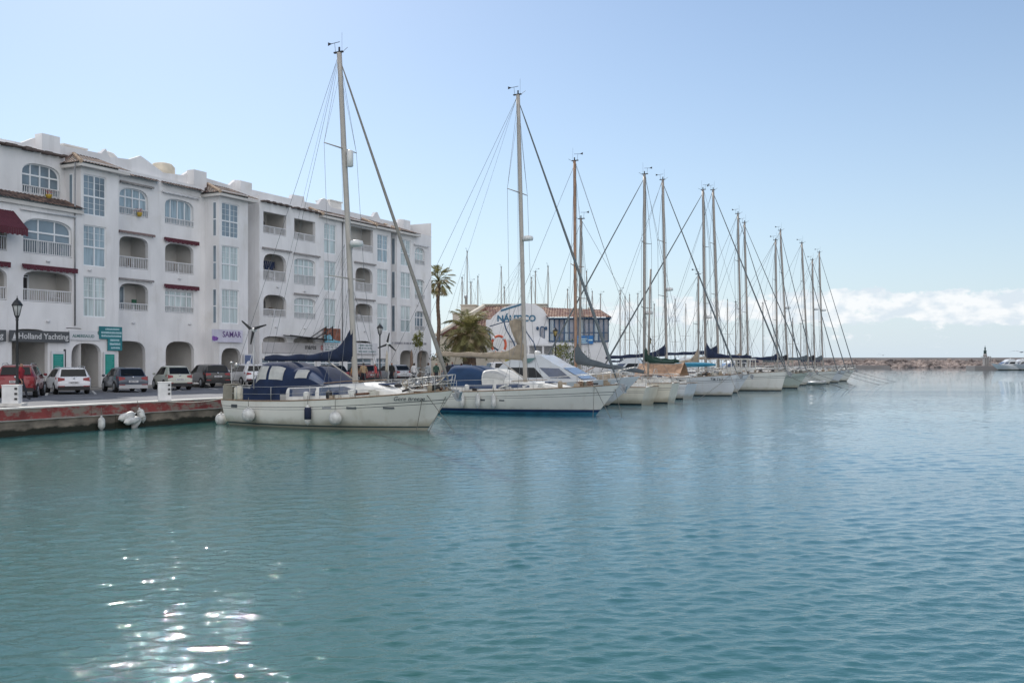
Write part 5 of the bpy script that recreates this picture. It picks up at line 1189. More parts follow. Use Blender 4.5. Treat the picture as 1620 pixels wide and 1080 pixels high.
def lines(bow, ends, label, r=.017, sag=.25, m_=None, group='mooring lines running into the water'):
    for i, e in enumerate(ends):
        m = MB(); a = Vector(bow[i] if isinstance(bow, list) else bow); b = Vector(e)
        m.tube([a.lerp(b, k/12)+Vector((0, 0, -sag*math.sin(math.pi*k/12))) for k in range(13)], r, 5)
        o = m.build('mooring_line', m_ or M_ROPE); tag(o, label[i], 'mooring line', group)
def Tof(s, px): k = (px-810)/1500; return ((-19.3+.452*s)-k*(35.7+.892*s))/(.892+.452*k)   # t of a pixel column on the line of a boat

def ZT_(s, t, py): return 2.9+(570-py)/1500*(35.7+.892*s+.452*t)   # height of a mast top
# ---- front boat
L1 = 11.35; tb = -13.55
y1, P1, H1, sh1, bw1 = yacht(10.6, tb, L1, 'nearest white yacht with navy boom cover and blue canvas cockpit enclosure', fb=(1.12, 1.66), rake=1.25, B=3.9, mast=(6.44, 16.4, .125, .88),
    cabin=(.325, .80, .66), cover=M_NAVY, boom=(4.95, 2.95, .02), furl=(M_GENOAB, .08, .075), spread=(.32, .71), detail=2, wire=.009, clutter=54, cover_h=1.15, mast_m=M_ALUW,
    radar=[(.42, 8.0, 'dome'), (.30, 11.7, 'tube')], text=[('Gere Breeze', .25, 9.75, 1.32)], bands={2: 0, 3: 1, 4: 0, 'boot': mat('slate_boot_top', (.06, .085, .09), .5, var=.2), 'anti': mat('grey_antifouling', (.10, .12, .12), .7, var=.3)},
    hood=[(1.5, 3.95, 1.50, M_BLUED, [(.14, .38, .055, .25, M_CLEAR), (.44, .76, .055, .25, M_CLEAR)]), (3.7, 5.75, 1.30, M_BLUED, [(.16, .48, .10, .27, M_CLEAR), (.54, .90, .10, .27, M_TINT)])])
for sg in (1, -1):
    m = MB(); m.add([(1.5, sg*1.60, 1.15), (3.7, sg*1.74, 1.17), (3.7, sg*1.74, 1.66), (1.5, sg*1.60, 1.66), (1.5, sg*1.58, 1.15), (3.7, sg*1.72, 1.17), (3.7, sg*1.72, 1.66), (1.5, sg*1.58, 1.66)], [(0,1,2,3),(4,5,6,7),(0,1,5,4),(1,2,6,5),(2,3,7,6),(3,0,4,7)]); m.build('weather_cloth', M_BLUED, y1)
for x in (.95, 6.3, 7.4, 8.9):                                   # rectangular hull ports
    for sg in (-1, 1):
        m = MB(); a, b = H1(x-.21, .86+.012*x, sg, .006), H1(x+.21, .86+.012*x, sg, .006); m.add([a+Vector((0,0,-.07)), b+Vector((0,0,-.07)), b+Vector((0,0,.07)), a+Vector((0,0,.07)), a+Vector((0,-sg*.04,-.07)), b+Vector((0,-sg*.04,-.07)), b+Vector((0,-sg*.04,.07)), a+Vector((0,-sg*.04,.07))], [(0,1,2,3),(0,1,5,4),(1,2,6,5),(2,3,7,6),(3,0,4,7)])
        m.build('hull_port', M_STRIPE if x != 6.3 else M_METAL, y1)
def wind_gen(root, x, y, zb, zt, yaw=0, ph=0, legs=True):
    m = MB(); m.tube([(x, y, zb), (x, y, zt)], .028, 8)
    if legs: m.tube([(x-.9, y, zb), (x-.02, y, zt-.9)], .015, 5); m.tube([(x-.1, y+.9, zb), (x, y+.02, zt-.9)], .015, 5)
    o = m.build('generator_pole', M_STEEL, root)
    m = MB(); M0 = Matrix.Translation((x, y, zt)) @ Matrix.Rotation(yaw, 4, 'Z'); m.lathe([(.02, -.16), (.09, -.1), (.10, .1), (.05, .32)], (0, 0, 0), 10, M=M0 @ Matrix.Rotation(R(90), 4, 'Y'))
    m.build('generator_body', M_RADOME, root)
    for k in range(3):
        a = ph+2*math.pi*k/3; m = MB(); Mb = M0 @ Matrix.Rotation(a, 4, 'X')
        m.add([Mb @ Vector(p) for p in ((-.14, -.03, .05), (-.13, .09, .12), (-.12, .045, .62), (-.12, .0, .66), (-.12, -.02, .6), (-.125, -.035, .1))]+[Mb @ Vector(p) for p in ((-.16, -.03, .05), (-.17, .09, .12), (-.135, .045, .62), (-.135, .0, .66), (-.135, -.02, .6), (-.15, -.035, .1))],
              [(0,1,2,3,4,5),(11,10,9,8,7,6)]+[(i, (i+1) % 6, (i+1) % 6+6, i+6) for i in range(6)]); m.build('blade', M_TRIM, root)
wind_gen(y1, 1.85, -1.30, 1.1, 4.25, yaw=R(115), ph=R(-50))
m = MB(); m.tube([(.55, -1.3, 1.1), (.55, -1.3, 2.75)], .02, 6); m.tube([(.55, -1.3, 2.55), (.55, -1.0, 2.6)], .015, 5); m.ell((.55, -1.3, 2.8), (.09, .09, .05), 8, 5); m.ell((.55, -.98, 2.68), (.12, .12, .10), 8, 6); m.build('antenna_pole', M_STEEL, y1)
m = MB(); m.prism([(.2, 1.15), (.75, 1.15), (.8, 1.78), (.25, 1.8)], -1.5, -1.1); m.box(.22, .95, -1.45, -1.12, 1.8, 1.85); m.build('outboard_motor', mat('grey_brown_cover', (.24, .22, .18), .85, var=.2), y1)
m = MB(); m.lathe([(.16, 0), (.20, .05), (.20, .5), (.14, .6)], (1.05, -1.4, 1.15), 12); m.build('life_raft', M_HULLC, y1)
for k in range(46):                                              # sail bags, nets, hoses and anchors heaped inside the bow rail
    random.seed(900+k); x = random.uniform(8.6, 11.1); y = random.uniform(-.9, .9)*max(.1, (11.6-x)/3); z = 1.62+random.uniform(0, .42); m = MB()
    if k % 3 == 0: m.tube([(x+(.14)*math.cos(i*.8), y+.05*math.sin(i*1.3), z+.14*math.sin(i*.8)) for i in range(14)], .014, 4)
    elif k % 3 == 1: d_ = Vector((random.uniform(-.5, .5), random.uniform(-.2, .2), random.uniform(-.1, .35))); m.tube([(x, y, z), (x+d_.x, y+d_.y, z+d_.z)], random.uniform(.012, .04), 6)
    else: m.ell((x, y, z-.1), (random.uniform(.08, .22), random.uniform(.06, .14), random.uniform(.06, .13)), 8, 5)
    m.build(('coiled_rope', 'pole', 'sail_bag')[k % 3], (M_ROPE, M_TRIM, M_BEIGEC, M_ROPEL, M_METAL, M_RUST, M_DECK)[k % 7], y1)
# folding bicycle and coils lashed at the bow
bk = MB()
for x in (9.65, 10.35):
    c = Vector((x, -.35, 2.02)); ring = [c+Vector((.26*math.cos(2*math.pi*k/18), 0, .26*math.sin(2*math.pi*k/18))) for k in range(19)]; bk.tube(ring, .022, 5, caps=False)
    for k in range(0, 18, 3): bk.tube([c, ring[k]], .005, 3)
for a, b in (((9.65, -.35, 2.02), (9.90, -.35, 2.45)), ((9.90, -.35, 2.45), (10.28, -.35, 2.40)), ((10.28, -.35, 2.40), (10.35, -.35, 2.02)), ((9.65, -.35, 2.02), (10.05, -.35, 2.05)), ((10.05, -.35, 2.05), (10.28, -.35, 2.40)), ((9.90, -.35, 2.45), (9.86, -.35, 2.58)), ((10.28, -.35, 2.40), (10.24, -.35, 2.6))): bk.tube([a, b], .018, 5)
bk.box(9.78, 9.96, -.39, -.31, 2.57, 2.61); bk.tube([(10.24, -.55, 2.6), (10.24, -.15, 2.6)], .014, 5)
o = bk.build('bicycle', M_METAL, loc=W(10.6, tb+L1, 0), rz=TH-R(90)); tag(o, 'small grey bicycle lashed inside the bow rail of the nearest yacht', 'bicycle')
for x, kind, r, z, cv, lab, dr in ((2.2, 'ball', .29, .52, None, 'round white ball fender near the stern of the nearest yacht', .32), (5.45, 'cyl', .14, .60, M_FNAVY, 'navy covered long fender amidships on the nearest yacht', .28), (6.8, 'ball', .27, .50, None, 'round white ball fender under the mast of the nearest yacht', .42)):
    q = P1(H1(x, z, -1, r*.9)); fender(q, kind, lab, r=r, l=.78, drop=dr+.1, cov=cv)
q = P1((-.22, -1.15, .22)); fender(q, 'ball', 'round white ball fender squeezed between the nearest stern and the quay', r=.27, drop=.6)
b0_ = P1((L1-1.1, -.55, 1.62))
lines([b0_, b0_+Vector((.05, 0, 0)), P1((L1-.3, -.1, 1.4))], [PX(658, 39.0, z=-.1), PX(722, 38.5, z=-.1), PX(676, 38.2, z=-.1)], ['grey mooring line hanging straight down the nearest bow', 'grey mooring line slanting right from the nearest bow into the water', 'thin line dropping from the stem of the nearest yacht'], .016, .02)
lines([P1((.2, -1.3, 1.2)), P1((.2, 1.2, 1.2))], [W(8.2, .3, QZ+.02), W(13.5, .3, QZ+.02)], ['pale stern line from the nearest yacht across the red quay wall', 'pale stern line on the far side of the nearest yacht'], .018, .12, M_ROPEL, 'stern lines to the quay')

# ---- second boat
L2 = 14.6; tb2 = -16.0
y2, P2_, H2, sh2, bw2 = yacht(23.6, tb2, L2, 'second white yacht with blue boot stripe, beige boom cover and blue cockpit tent', fb=(1.15, 1.62), rake=1.35, B=4.1, mast=(L2+tb2+10.5+.0, 17.5, .12, .45),
    cabin=(.42, .80, .42), cover=M_BEIGEC, boom=(5.6, 3.0, .25), furl=(M_GENOA, .08, .075), spread=(.22, .66), detail=2, wire=.010, clutter=26, cover_h=.75, mast_m=M_ALUW,
    radar=[(.38, 9.6, 'dome')], bands={2: 3, 3: 3, 4: 1, 'boot': M_BOOT, 'anti': M_TURQ},
    hood=[(4.4, 7.1, 1.25, M_BLUEC, []), (6.8, 8.8, 1.05, M_DECK, [(.15, .80, .08, .32, M_CLEAR)])])
mxa = L2+tb2+10.5
m = MB(); m.grid(lambda a, b: (mxa-.15-.9*a*(1-b)+.05*math.sin(a*9), .1*math.sin(b*7+a*3), 5.3-2.4*b-.2*a), 6, 8); m.build('hanging_sail', M_BEIGEC, y2, recalc=False)
m = MB(); m.grid(lambda a, b: (mxa-.3-1.0*a, .12*math.sin(b*5+a*4), 3.7-.55*a-.55*b*(1-.4*a)), 6, 5); tag(m.build('yellow_cloth', M_YEL, y2, recalc=False), 'yellow')
for x in (4.6, 5.1, 7.5, 8.6):
    m = MB(); zz = 1.28 if x < 5 else .78; a, b = H2(x-.14, zz if x > 5 else 1.05, -1, .004), H2(x+.14, zz if x > 5 else 1.05, -1, .004); d = Vector((0, 0, .05)); m.add([a-d, b-d, b+d, a+d, a-d+Vector((0,.04,0)), b-d+Vector((0,.04,0)), b+d+Vector((0,.04,0)), a+d+Vector((0,.04,0))], [(0,1,2,3),(0,1,5,4),(1,2,6,5),(2,3,7,6),(3,0,4,7)]); m.build('hull_port', M_STRIPE, y2)
wind_gen(y2, .9, -1.2, 1.1, 3.85, yaw=R(105), ph=R(10), legs=False)
for x, lab in ((6.35, 'grey white long fender, leftmost of three on the blue striped yacht'), (7.3, 'grey white long fender, middle of three on the blue striped yacht'), (8.2, 'grey white long fender, rightmost of three on the blue striped yacht')):
    fender(P2_(H2(x, .72, -1, .14)), 'cyl', lab, r=.13, l=.72, drop=.35)
b0_ = P2_((L2-1.2, -.6, 1.6))
lines([b0_, b0_, P2_((L2-.3, 0, 1.5))], [PX(938, 48.5, z=-.1), PX(968, 47.5, z=-.1), PX(985, 48.5, z=-.1)], ['line hanging down the blue striped bow', 'line slanting right from the blue striped bow', 'thin line ahead of the blue striped bow'], .016, .02)
lines([P2_((1.5, -1.6, 1.2))], [PX(775, 43, z=-.1)], ['long pale green line slanting into the water between the two nearest yachts'], .016, .5, M_ROPEL)

# ---- white motor cruiser behind the second boat
def cruiser(s, t_bow, L, label, name='motor_cruiser', loc=None, rz=None, B=3.8, small=False, group='motor boats'):
    loc = loc if loc is not None else W(s, t_bow+L, 0); rz = rz if rz is not None else TH-R(90)
    root = empty(name, loc, rz, label, 'motor boat', group)
    def sh(u): return 1.1+.85*u**1.5
    def bwf(u): return B/2*(.88+.12*math.sin(min(1, u/.4)*math.pi/2))*(1 if u < .4 else max(0, 1-((u-.4)/.6)**2.6)) if u < .999 else .02
    zl = [-.5, -.05, .12, .5, .85, 1.0]; nb = 22; P = []
    for i in range(nb+1):
        u = i/nb
        for j, z in enumerate(zl):
            zz = z if j < 3 else z*sh(u); h = max(0, zz/sh(u)); x = (L-2.2*(1-h)**1.2)*u; P.append((x, bwf(u)*(.86+.14*min(1, h*1.6))*(1-(1-h)*.55*u**2.5), zz))
    K = 6; F = []; mi = []
    for sd_ in (0, 1):
        for i in range(nb):
            for j in range(K-1):
                f = (i*K+j, (i+1)*K+j, (i+1)*K+j+1, i*K+j+1); F.append(tuple(q+sd_*(nb+1)*K for q in f)); mi.append(1 if j < 2 else 0)
    m = MB(); m.v = P+[(x, -y, z) for x, y, z in P]; F.append(tuple(range(K))+tuple(range((nb+1)*K, (nb+1)*K+K))[::-1]); mi.append(0); m.f = F; m.m = mi; m.s = [True]*len(F); m.build('hull', [M_HULLG, M_ANTI], root)
    m = MB(); m.grid(lambda a, b: (a*L*.995, (b*2-1)*bwf(a*.995)*.98, sh(a)-.02), nb, 4); m.build('deck', M_DECK, root)
    # raked cabin: side profile extruded with tumblehome
    prof = [(L*.18, 1.15), (L*.22, 2.35), (L*.30, 3.25), (L*.47, 3.25), (L*.55, 2.72), (L*.60, 2.45), (L*.73, 1.62)]
    m = MB(); w0, w1 = B*.36, B*.28
    def wd(z): return w0+(w1-w0)*(z-1.2)/2.1
    m.add([(x, wd(z), z) for x, z in prof]+[(x, -wd(z), z) for x, z in prof], [tuple(range(7)), tuple(range(13, 6, -1))]+[(i, (i+1) % 7, (i+1) % 7+7, i+7) for i in range(7)]); cb = m.build('cabin', M_HULLG, root)
    for sg in (1, -1):
        for poly in ([(L*.28, 2.45), (L*.30, 1.85), (L*.50, 1.80), (L*.44, 2.45)], [(L*.47, 2.45), (L*.54, 1.80), (L*.66, 1.78), (L*.585, 2.40)]):
            m = MB(); m.add([(x, sg*(wd(z)+.012), z) for x, z in poly]+[(x, sg*(wd(z)-.05), z) for x, z in poly], [(0,1,2,3),(0,1,5,4),(1,2,6,5),(2,3,7,6),(3,0,4,7)]); m.build('window', M_CARGL if poly[0][0] < L*.4 else M_TINT, cb)
    m = MB(); m.add([(L*.605, wd(2.4)*.9, 2.42), (L*.605, -wd(2.4)*.9, 2.42), (L*.715, -wd(1.75)*.9, 1.74), (L*.715, wd(1.75)*.9, 1.74)], [(0, 1, 2, 3)])
    for i in range(4): m.v[-4+i] = (m.v[-4+i][0]+.02, m.v[-4+i][1], m.v[-4+i][2]+.02)
    m.build('windscreen', M_TINT, cb, recalc=False)
    m = MB(); m.tube([(L*.6, -B*.4, 1.9), (L*.8, -B*.33, 2.15), (L*.97, -.3, 2.5), (L+.1, 0, 2.55), (L*.97, .3, 2.5), (L*.8, B*.33, 2.15), (L*.6, B*.4, 1.9)], .018, 6)
    for x, y, z in ((.7, .38, 2.0), (.8, .33, 2.15), (.9, .2, 2.33)):
        for sg in (1, -1): m.tube([(L*x, sg*B*y, z), (L*x, sg*B*y, sh(x))], .014, 5)
    m.build('bow_rail', M_STEEL, root)
    m = MB(); m.box(L*.30, L*.44, -.5, .5, 3.25, 3.32); m.tube([(L*.36, 0, 3.3), (L*.35, 0, 4.3)], .03, 6); m.ell((L*.40, .3, 3.42), (.22, .22, .12), 10, 6); m.build('roof_gear', M_RADOME, root)
    return root
mc = cruiser(32.2, -14.1, 11.8, 'white motor cruiser with raked cabin and dark triangular window behind the second yacht')
m = MB(); m.prism([(0, 0), (.35, .18), (.95, .22), (.7, .05), (.4, -.12)], -.004, .004, M=Matrix.Translation((4.4, -1.23, 2.85))); m.build('emblem', M_GTXT, mc)

# ---- the ketch with the grey boom cover, berthed bow to the quay
t3 = -13.3; L3 = 12.5
mx3 = Tof(37, 911)-t3
yacht(37, t3, L3, 'bow-in yacht with a reddish wooden mast and slate grey boom cover', out=False, mast=(mx3, 16.6, .115, -.1), mast_m=M_WOOD, cover=M_GREYC, boom=(mx3-.6, 2.75, -.65), cover_h=1.0, furl=(None, 0, 0), spread=(.52,), detail=1, wire=.012, clutter=26, hull=M_HULLC, hood=[(2.2, 3.9, .7, M_BEIGEC, [])])
# ---- cluttered cream steel boat, canoe stern to the water with a green mizzen cover
t4 = -14.1; L4 = 11.5
yacht(39.6, t4, L4, 'weathered cream boat with a rub-marked end full of ropes, wheels and rusty gear', out=False, trans=.5, fb=(1.35, 1.5), mast=(Tof(39.6, 917)-t4, 13.0, .10, .1), cover=None, boom=None, furl=(None, 0, 0), detail=1, wire=.012, clutter=46, hull=M_HULLC, masts2=(2.0, 9.2, .08, 1.9, M_GREENC), spread=(.5,))
# ---- tall bow-in yacht with orange boom tent
t5 = -13.1; L5 = 13.0; mx5 = Tof(47, 1019.5)-t5
y5, P5, *_ = yacht(47, t5, L5, 'tall bow-in yacht under a faded orange boom tent', out=False, mast=(mx5, ZT_(47, Tof(47, 1019.5), 276), .12, 0), cover=M_GREENC, boom=(mx5-1.1, 2.9, -.1), cover_h=.8, furl=(M_GENOA, .07, .065), spread=(.36, .67), detail=1, wire=.013, clutter=24, hull=M_HULLG, radar=[(-.4, 6.6, 'dome')])
m = MB()
for sg in (1, -1): m.grid(lambda a, b: (.6+3.6*a, sg*(.05+1.25*b), 2.75-1.0*b-.1*math.sin(a*8)), 8, 4)
m.build('boom_tent', M_ORTARP, y5, recalc=False)
# ---- white yacht with navy boom cover and name on the bow
t6 = -14.9; L6 = 13.2; mx6 = L6+t6-Tof(54.1, 1055)
y6, P6, H6, *_ = yacht(54.1, t6, L6, 'white yacht with long navy boom cover and a dark word near the bow', fb=(1.3, 1.75), rake=.55, mast=(mx6, ZT_(54.1, Tof(54.1, 1055), 284), .12, .35), cover=M_NAVY, boom=(5.4, 3.35, -.25), cover_h=.6, furl=(M_GENOA, .07, .065), spread=(.4, .68), detail=1, wire=.014, clutter=30, hull=M_HULLG, radar=[(.4, 8.9, 'dome')], text=[('TIKTEY', .34, 11.6, 1.35)])
fender(P6(H6(8.3, 1.0, -1, .14)), 'cyl', 'navy covered fender on the yacht with the dark word at its bow', r=.17, l=.8, drop=.3, cov=M_FNAVY)
# turquoise canoe lying on deck
kq = MB(); kq.ell((0, 0, 0), (1.9, .33, .2), 16, 8); o = kq.build('canoe', M_KAYAK, loc=P6((9.6, -.4, 2.55)), rz=TH-R(90)); tag(o, 'turquoise canoe lying on the deck under the navy boom cover', 'canoe')
b0_ = P6((L6-.6, -.3, 1.7)); lines([b0_, b0_], [PX(1100, 70, z=-.1), PX(1172, 73, z=-.1)], ['line from the bow with the dark word slanting left', 'line from the bow with the dark word slanting right'], .018, .1)
# ---- low boat and tall bow-in yacht beyond
t7 = -14.1; L7 = 11.0
yacht(61.5, t7, L7, 'grey white yacht with a thin short mast right of the navy boom cover', mast=(L7+t7-Tof(61.5, 1105), ZT_(61.5, Tof(61.5, 1105), 434), .09, 0), furl=(None, 0, 0), cover=M_BEIGEC, boom=(4, 2.6, 0), spread=(.5,), detail=1, wire=.014, clutter=20, hull=M_HULLG)
t7 = -11.5; mx = Tof(65, 1117)-t7
yacht(65, t7, 13.0, 'bow-in yacht with the left of two close tall masts', out=False, mast=(mx, ZT_(65, Tof(65, 1117), 300), .13, -.3), furl=(M_GENOA, .07, .075), cover=M_NAVY, boom=(4.2, 3.2, 0), spread=(.4, .70), detail=1, wire=.015, clutter=20, radar=[(-.4, 7.0, 'dome')])
t8 = -15.9; L8 = 13.6; mx8 = L8+t8-Tof(69.1, 1137)
y8, P8, H8, *_ = yacht(69.1, t8, L8, 'white high-sided yacht with a framed deck shelter and one oval port', fb=(1.5, 1.85), rake=.5, mast=(mx8, ZT_(69.1, Tof(69.1, 1137), 300), .13, .55), furl=(M_GENOA, .07, .07), cover=M_NAVY, boom=(5.6, 3.6, -.1), cover_h=.5, spread=(.42, .7), detail=1, wire=.015, clutter=16)
m = MB()
for x in (6.6, 7.6, 8.6, 9.6, 10.4):
    for sg in (1, -1): m.bar((x, sg*1.2, 1.7), (x, sg*1.1, 3.0), .07, .07)
for sg in (1, -1): m.bar((6.6, sg*1.1, 3.0), (10.4, sg*1.1, 3.0), .07, .07); m.bar((6.6, sg*1.2, 1.8), (10.4, sg*1.2, 1.8), .07, .07)
m.bar((10.4, -1.1, 3.0), (10.4, 1.1, 3.0), .07, .07); m.bar((6.6, -1.1, 3.0), (6.6, 1.1, 3.0), .07, .07); m.build('shelter_frame', M_HULL, y8)
m = MB(); m.box(6.5, 10.5, -1.15, 1.15, 3.04, 3.08); m.box(8.2, 10.38, -1.08, 1.08, 1.75, 2.2); m.build('shelter_roof', M_DECK, y8)
m = MB(); m.ell(H8(9.2, 1.0, -1, .0), (.22, .02, .09), 12, 6); m.build('hull_port', M_TRIM, y8)
far = [  # s, t_bow, L, mast px, mast top, hull, label, cover, out, rake, scale
    (73.6, -15.2, 12.5, 1172, 338, M_HULL, 'yacht with a brownish mast behind the framed shelter', M_BEIGEC, .35, M_WOOD),
    (78.5, -16.3, 13.0, 1183, 352, M_HULLGR, 'pale green hulled yacht heaped with brown gear on the foredeck', M_GREENC, .4, M_WOOD),
    (84.5, -14.6, 12.0, 1229, 380, M_HULLG, 'yacht with a navy covered mast foot before the breakwater', M_NAVY, .2, M_ALU),
    (91.0, -15.0, 12.5, 1246, 364, M_HULL, 'yacht with the tallest mast right of the pale green hull', M_BLACKC, .9, M_ALU),
    (99.0, -16.4, 12.5, 1278, 384, M_HULL, 'yacht third from the far end with a thick grey mast', M_GREYC, .8, M_ALUW),
    (107.0, -16.4, 12.0, 1288, 411, M_HULLG, 'white yacht with dark deck cover second from the far end', M_BLACKC, .3, M_ALU),
    (116.0, -16.3, 12.5, 1301, 399, M_HULL, 'outermost white yacht at the far end of the row', M_GREYC, .5, M_ALU)]
for i, (s, tb_, L_, mpx, mt_, hl, lab, cv, rk, mm_) in enumerate(far):
    r_ = yacht(s, tb_, L_, lab, mast=(L_+tb_-Tof(s, mpx+1), ZT_(s, Tof(s, mpx), mt_), .11, rk), furl=(M_GENOA, .07, .05), cover=cv, boom=(4.4, 3.0, .1), cover_h=.38, spread=(.4, .7), detail=1, wire=.016, clutter=14 if i != 1 else 34, hull=hl, arch=(i == 4), seed=i, radar=[(.4, 8.2+i*.3, 'dome')] if i in (3, 5, 6) else None, bands={2: 1, 'boot': M_ANTI, 'anti': M_ANTI})
    b0_ = r_[1]((L_-.5, -.3, 1.6)); lines([b0_], [b0_+Vector((3.5+i*.3, -4.2, -1.75))], ['mooring line ahead of the ' + lab], .022, .1)
# ---- inflatable dinghy and a kayak frame between the hulls
def dinghy(loc, rz, label):
    r_ = empty('dinghy', loc, rz, label, 'dinghy'); m = MB()
    m.tube([(-1.3, .55, .25), (.5, .55, .25), (1.1, .35, .32), (1.35, 0, .38), (1.1, -.35, .32), (.5, -.55, .25), (-1.3, -.55, .25)], .2, 10); m.build('tube', M_HULLG, r_); m = MB(); m.box(-1.2, .9, -.45, .45, .12, .2); m.box(-1.25, -1.2, -.45, .45, .1, .5); m.build('floor', M_METAL, r_); m = MB(); m.box(-.3, -.05, -.5, .5, .36, .4); m.build('thwart', M_TEAK, r_)
p = PX(1290, 112, z=.0); dinghy(p, R(-60), 'grey inflatable dinghy floating between the far hulls'); 
# ================================================================ CLUB HOUSE
M_CLUB = mat('club_white_render', (.70, .71, .73), .85, var=.08, vscale=.6); M_CREAM = mat('cream_wall', (.58, .54, .46), .85, var=.08, vscale=.8)
M_REDT = None
def red_tiles():
    m = mat('red_clay_tile', (.30, .12, .08), .85, var=.2, vscale=1)
    nt = m.node_tree; N = nt.nodes; L = nt.links; b = N['Principled BSDF']
    tcn = N.new('ShaderNodeTexCoord'); vo = N.new('ShaderNodeTexVoronoi'); vo.inputs['Scale'].default_value = 2.2; L.new(tcn.outputs['Object'], vo.inputs['Vector'])
    sp = N.new('ShaderNodeSeparateColor'); L.new(vo.outputs['Color'], sp.inputs[0])
    cr = N.new('ShaderNodeValToRGB'); e = cr.color_ramp.elements; e[0].color = (.09, .03, .025, 1); e[1].color = (.30, .20, .13, 1); e.new(.55).color = (.16, .07, .05, 1)
    L.new(sp.outputs[0], cr.inputs[0]); L.new(cr.outputs[0], b.inputs['Base Color']); return m
M_REDT = red_tiles()
M_BLUEF = mat('blue_window_frame', (.03, .08, .16), .5, var=.1); M_CLUBGL = mat('club_window_glass', (.20, .22, .28), .06, var=.5, vscale=.8, coat=.6); M_BLUET = mat('blue_lettering', (.03, .14, .24), .5, var=0)
CY = 105.0; c_ = empty('club_house', (1, CY, 0), R(-4), 'white harbour club house with red tiled roofs, gable lettering and a glazed upper room', 'club house')
k7 = CY/1500
def cx(px): return (px-810)*k7-1
def cz(py): return 2.9+(570-py)*k7
m = MB()                                                          # main gable with an arched outline
g = [(cx(768), 1.0), (cx(868), 1.0), (cx(868), cz(503)), (cx(860), cz(490)), (cx(848), cz(482)), (cx(830), cz(479)), (cx(812), cz(481)), (cx(795), cz(487)), (cx(780), cz(500)), (cx(770), cz(513)), (cx(768), cz(520))]
m.prism(g, 0, .4); m.box(cx(768), cx(868), .4, 12, 1.0, cz(505)); m.build('wall', M_CLUB, c_)
m = MB(); m.prism([(cx(792), cz(490)), (cx(826), cz(479.5)), (cx(826), cz(482.5)), (cx(792), cz(493))], -.03, 0); m.build('blue_band', M_BLUET, c_)
text_mesh('NÁUTICO', .95, 'lettering', M_BLUET, c_, (cx(817), -.03, cz(504)), bold=.035, space=1.0)
m = MB(); m.box(cx(805), cx(868), -.25, 0, cz(537)-.15, cz(537)+.1); m.build('string_course', M_CLUB, c_)
for x0, x1, y0, y1 in ((812, 822, 516, 528), (826, 829, 517, 528)):
    f = MB(); f.box(cx(x0), cx(x1), -.06, -.01, cz(y1), cz(y0)); fo = f.build('window', M_BLUEF, c_); g_ = MB(); g_.box(cx(x0)+.08, cx(x1)-.08, -.075, -.061, cz(y1)+.08, cz(y0)-.08); g_.build('pane', M_CLUBGL, fo)
f = MB(); f.prism(arch_poly(cx(854), cx(862), cz(537), cz(516), .5), -.08, -.01); fo = f.build('arched_door', M_BLUEF, c_); g_ = MB(); g_.prism(arch_poly(cx(855.2), cx(860.8), cz(536), cz(518), .4), -.095, -.081); g_.build('pane', M_CLUBGL, fo)
for px in (850.5, 863.8): m = MB(); m.lathe([(.08, 0), (.14, .05), (.14, .3), (.05, .38)], (cx(px), -.15, cz(522)), 8); m.build('wall_lantern', M_BLUEF, c_)
m = MB(); m.prism([(cx(836), cz(540)), (cx(853), cz(531)), (cx(868), cz(541)), (cx(868), cz(548)), (cx(836), cz(548))], -1.6, -1.35); m.build('stair_wall', M_CLUB, c_)
tile_patch((cx(692), -1.2, cz(531)), (cx(772), -1.2, cz(531)), (cx(772), 5.5, cz(481)), (cx(757), 5.5, cz(481)), 'tiled_roof', .3, None, c_, M_REDT)   # roof slope left of the gable
tile_patch((cx(768), .42, cz(519)), (cx(836), .42, cz(494)), (cx(842), 5.6, cz(480)), (cx(755), 5.6, cz(480.5)), 'tiled_roof', .3, None, c_, M_REDT)
tile_patch((cx(692), 11, cz(531)), (cx(692), -1.2, cz(531)), (cx(757), 5.5, cz(481)), (cx(757), 6, cz(481)), 'tiled_roof', .3, None, c_, M_REDT)
m = MB(); a = Vector((cx(692), -1.25, cz(530))); b = Vector((cx(757), 5.4, cz(479.5))); m.bar(a, b, .45, .35); m.build('verge', M_CREAM, c_)
m = MB(); m.box(cx(692), cx(768), -.9, 11, 1.0, cz(532)); m.build('lower_wall', M_CREAM, c_)
for px in (717, 722): m = MB(); m.box(cx(px), cx(px+3), -.93, -.9, cz(548), cz(540)); m.build('window', M_FRAME, c_)
for px in (697, 778): m = MB(); m.box(cx(px), cx(px+6), -.95, -.9, cz(575), cz(563)); m.build('window', M_BLUEF, c_)
m = MB(); m.box(cx(755), cx(862), 6, 11.5, cz(500), cz(477)); m.box(cx(754), cx(863), 5.8, 11.7, cz(477), cz(475.5)); m.build('roof_parapet', M_CREAM, c_)
for x0, x1, y0 in ((702, 722, 491), (716, 741, 477)): m = MB(); m.box(cx(x0), cx(x1), 7, 10, cz(520), cz(y0)); m.box(cx(x0)-.1, cx(x1)+.1, 6.9, 10.1, cz(y0), cz(y0)+.12); m.build('chimney', M_CREAM, c_)
m = MB(); m.lathe([(.12, 0), (.12, .9), (.22, .95), (.22, 1.2), (.05, 1.3)], (cx(723), 8, cz(477)), 8); m.build('chimney_pot', M_METAL, c_)
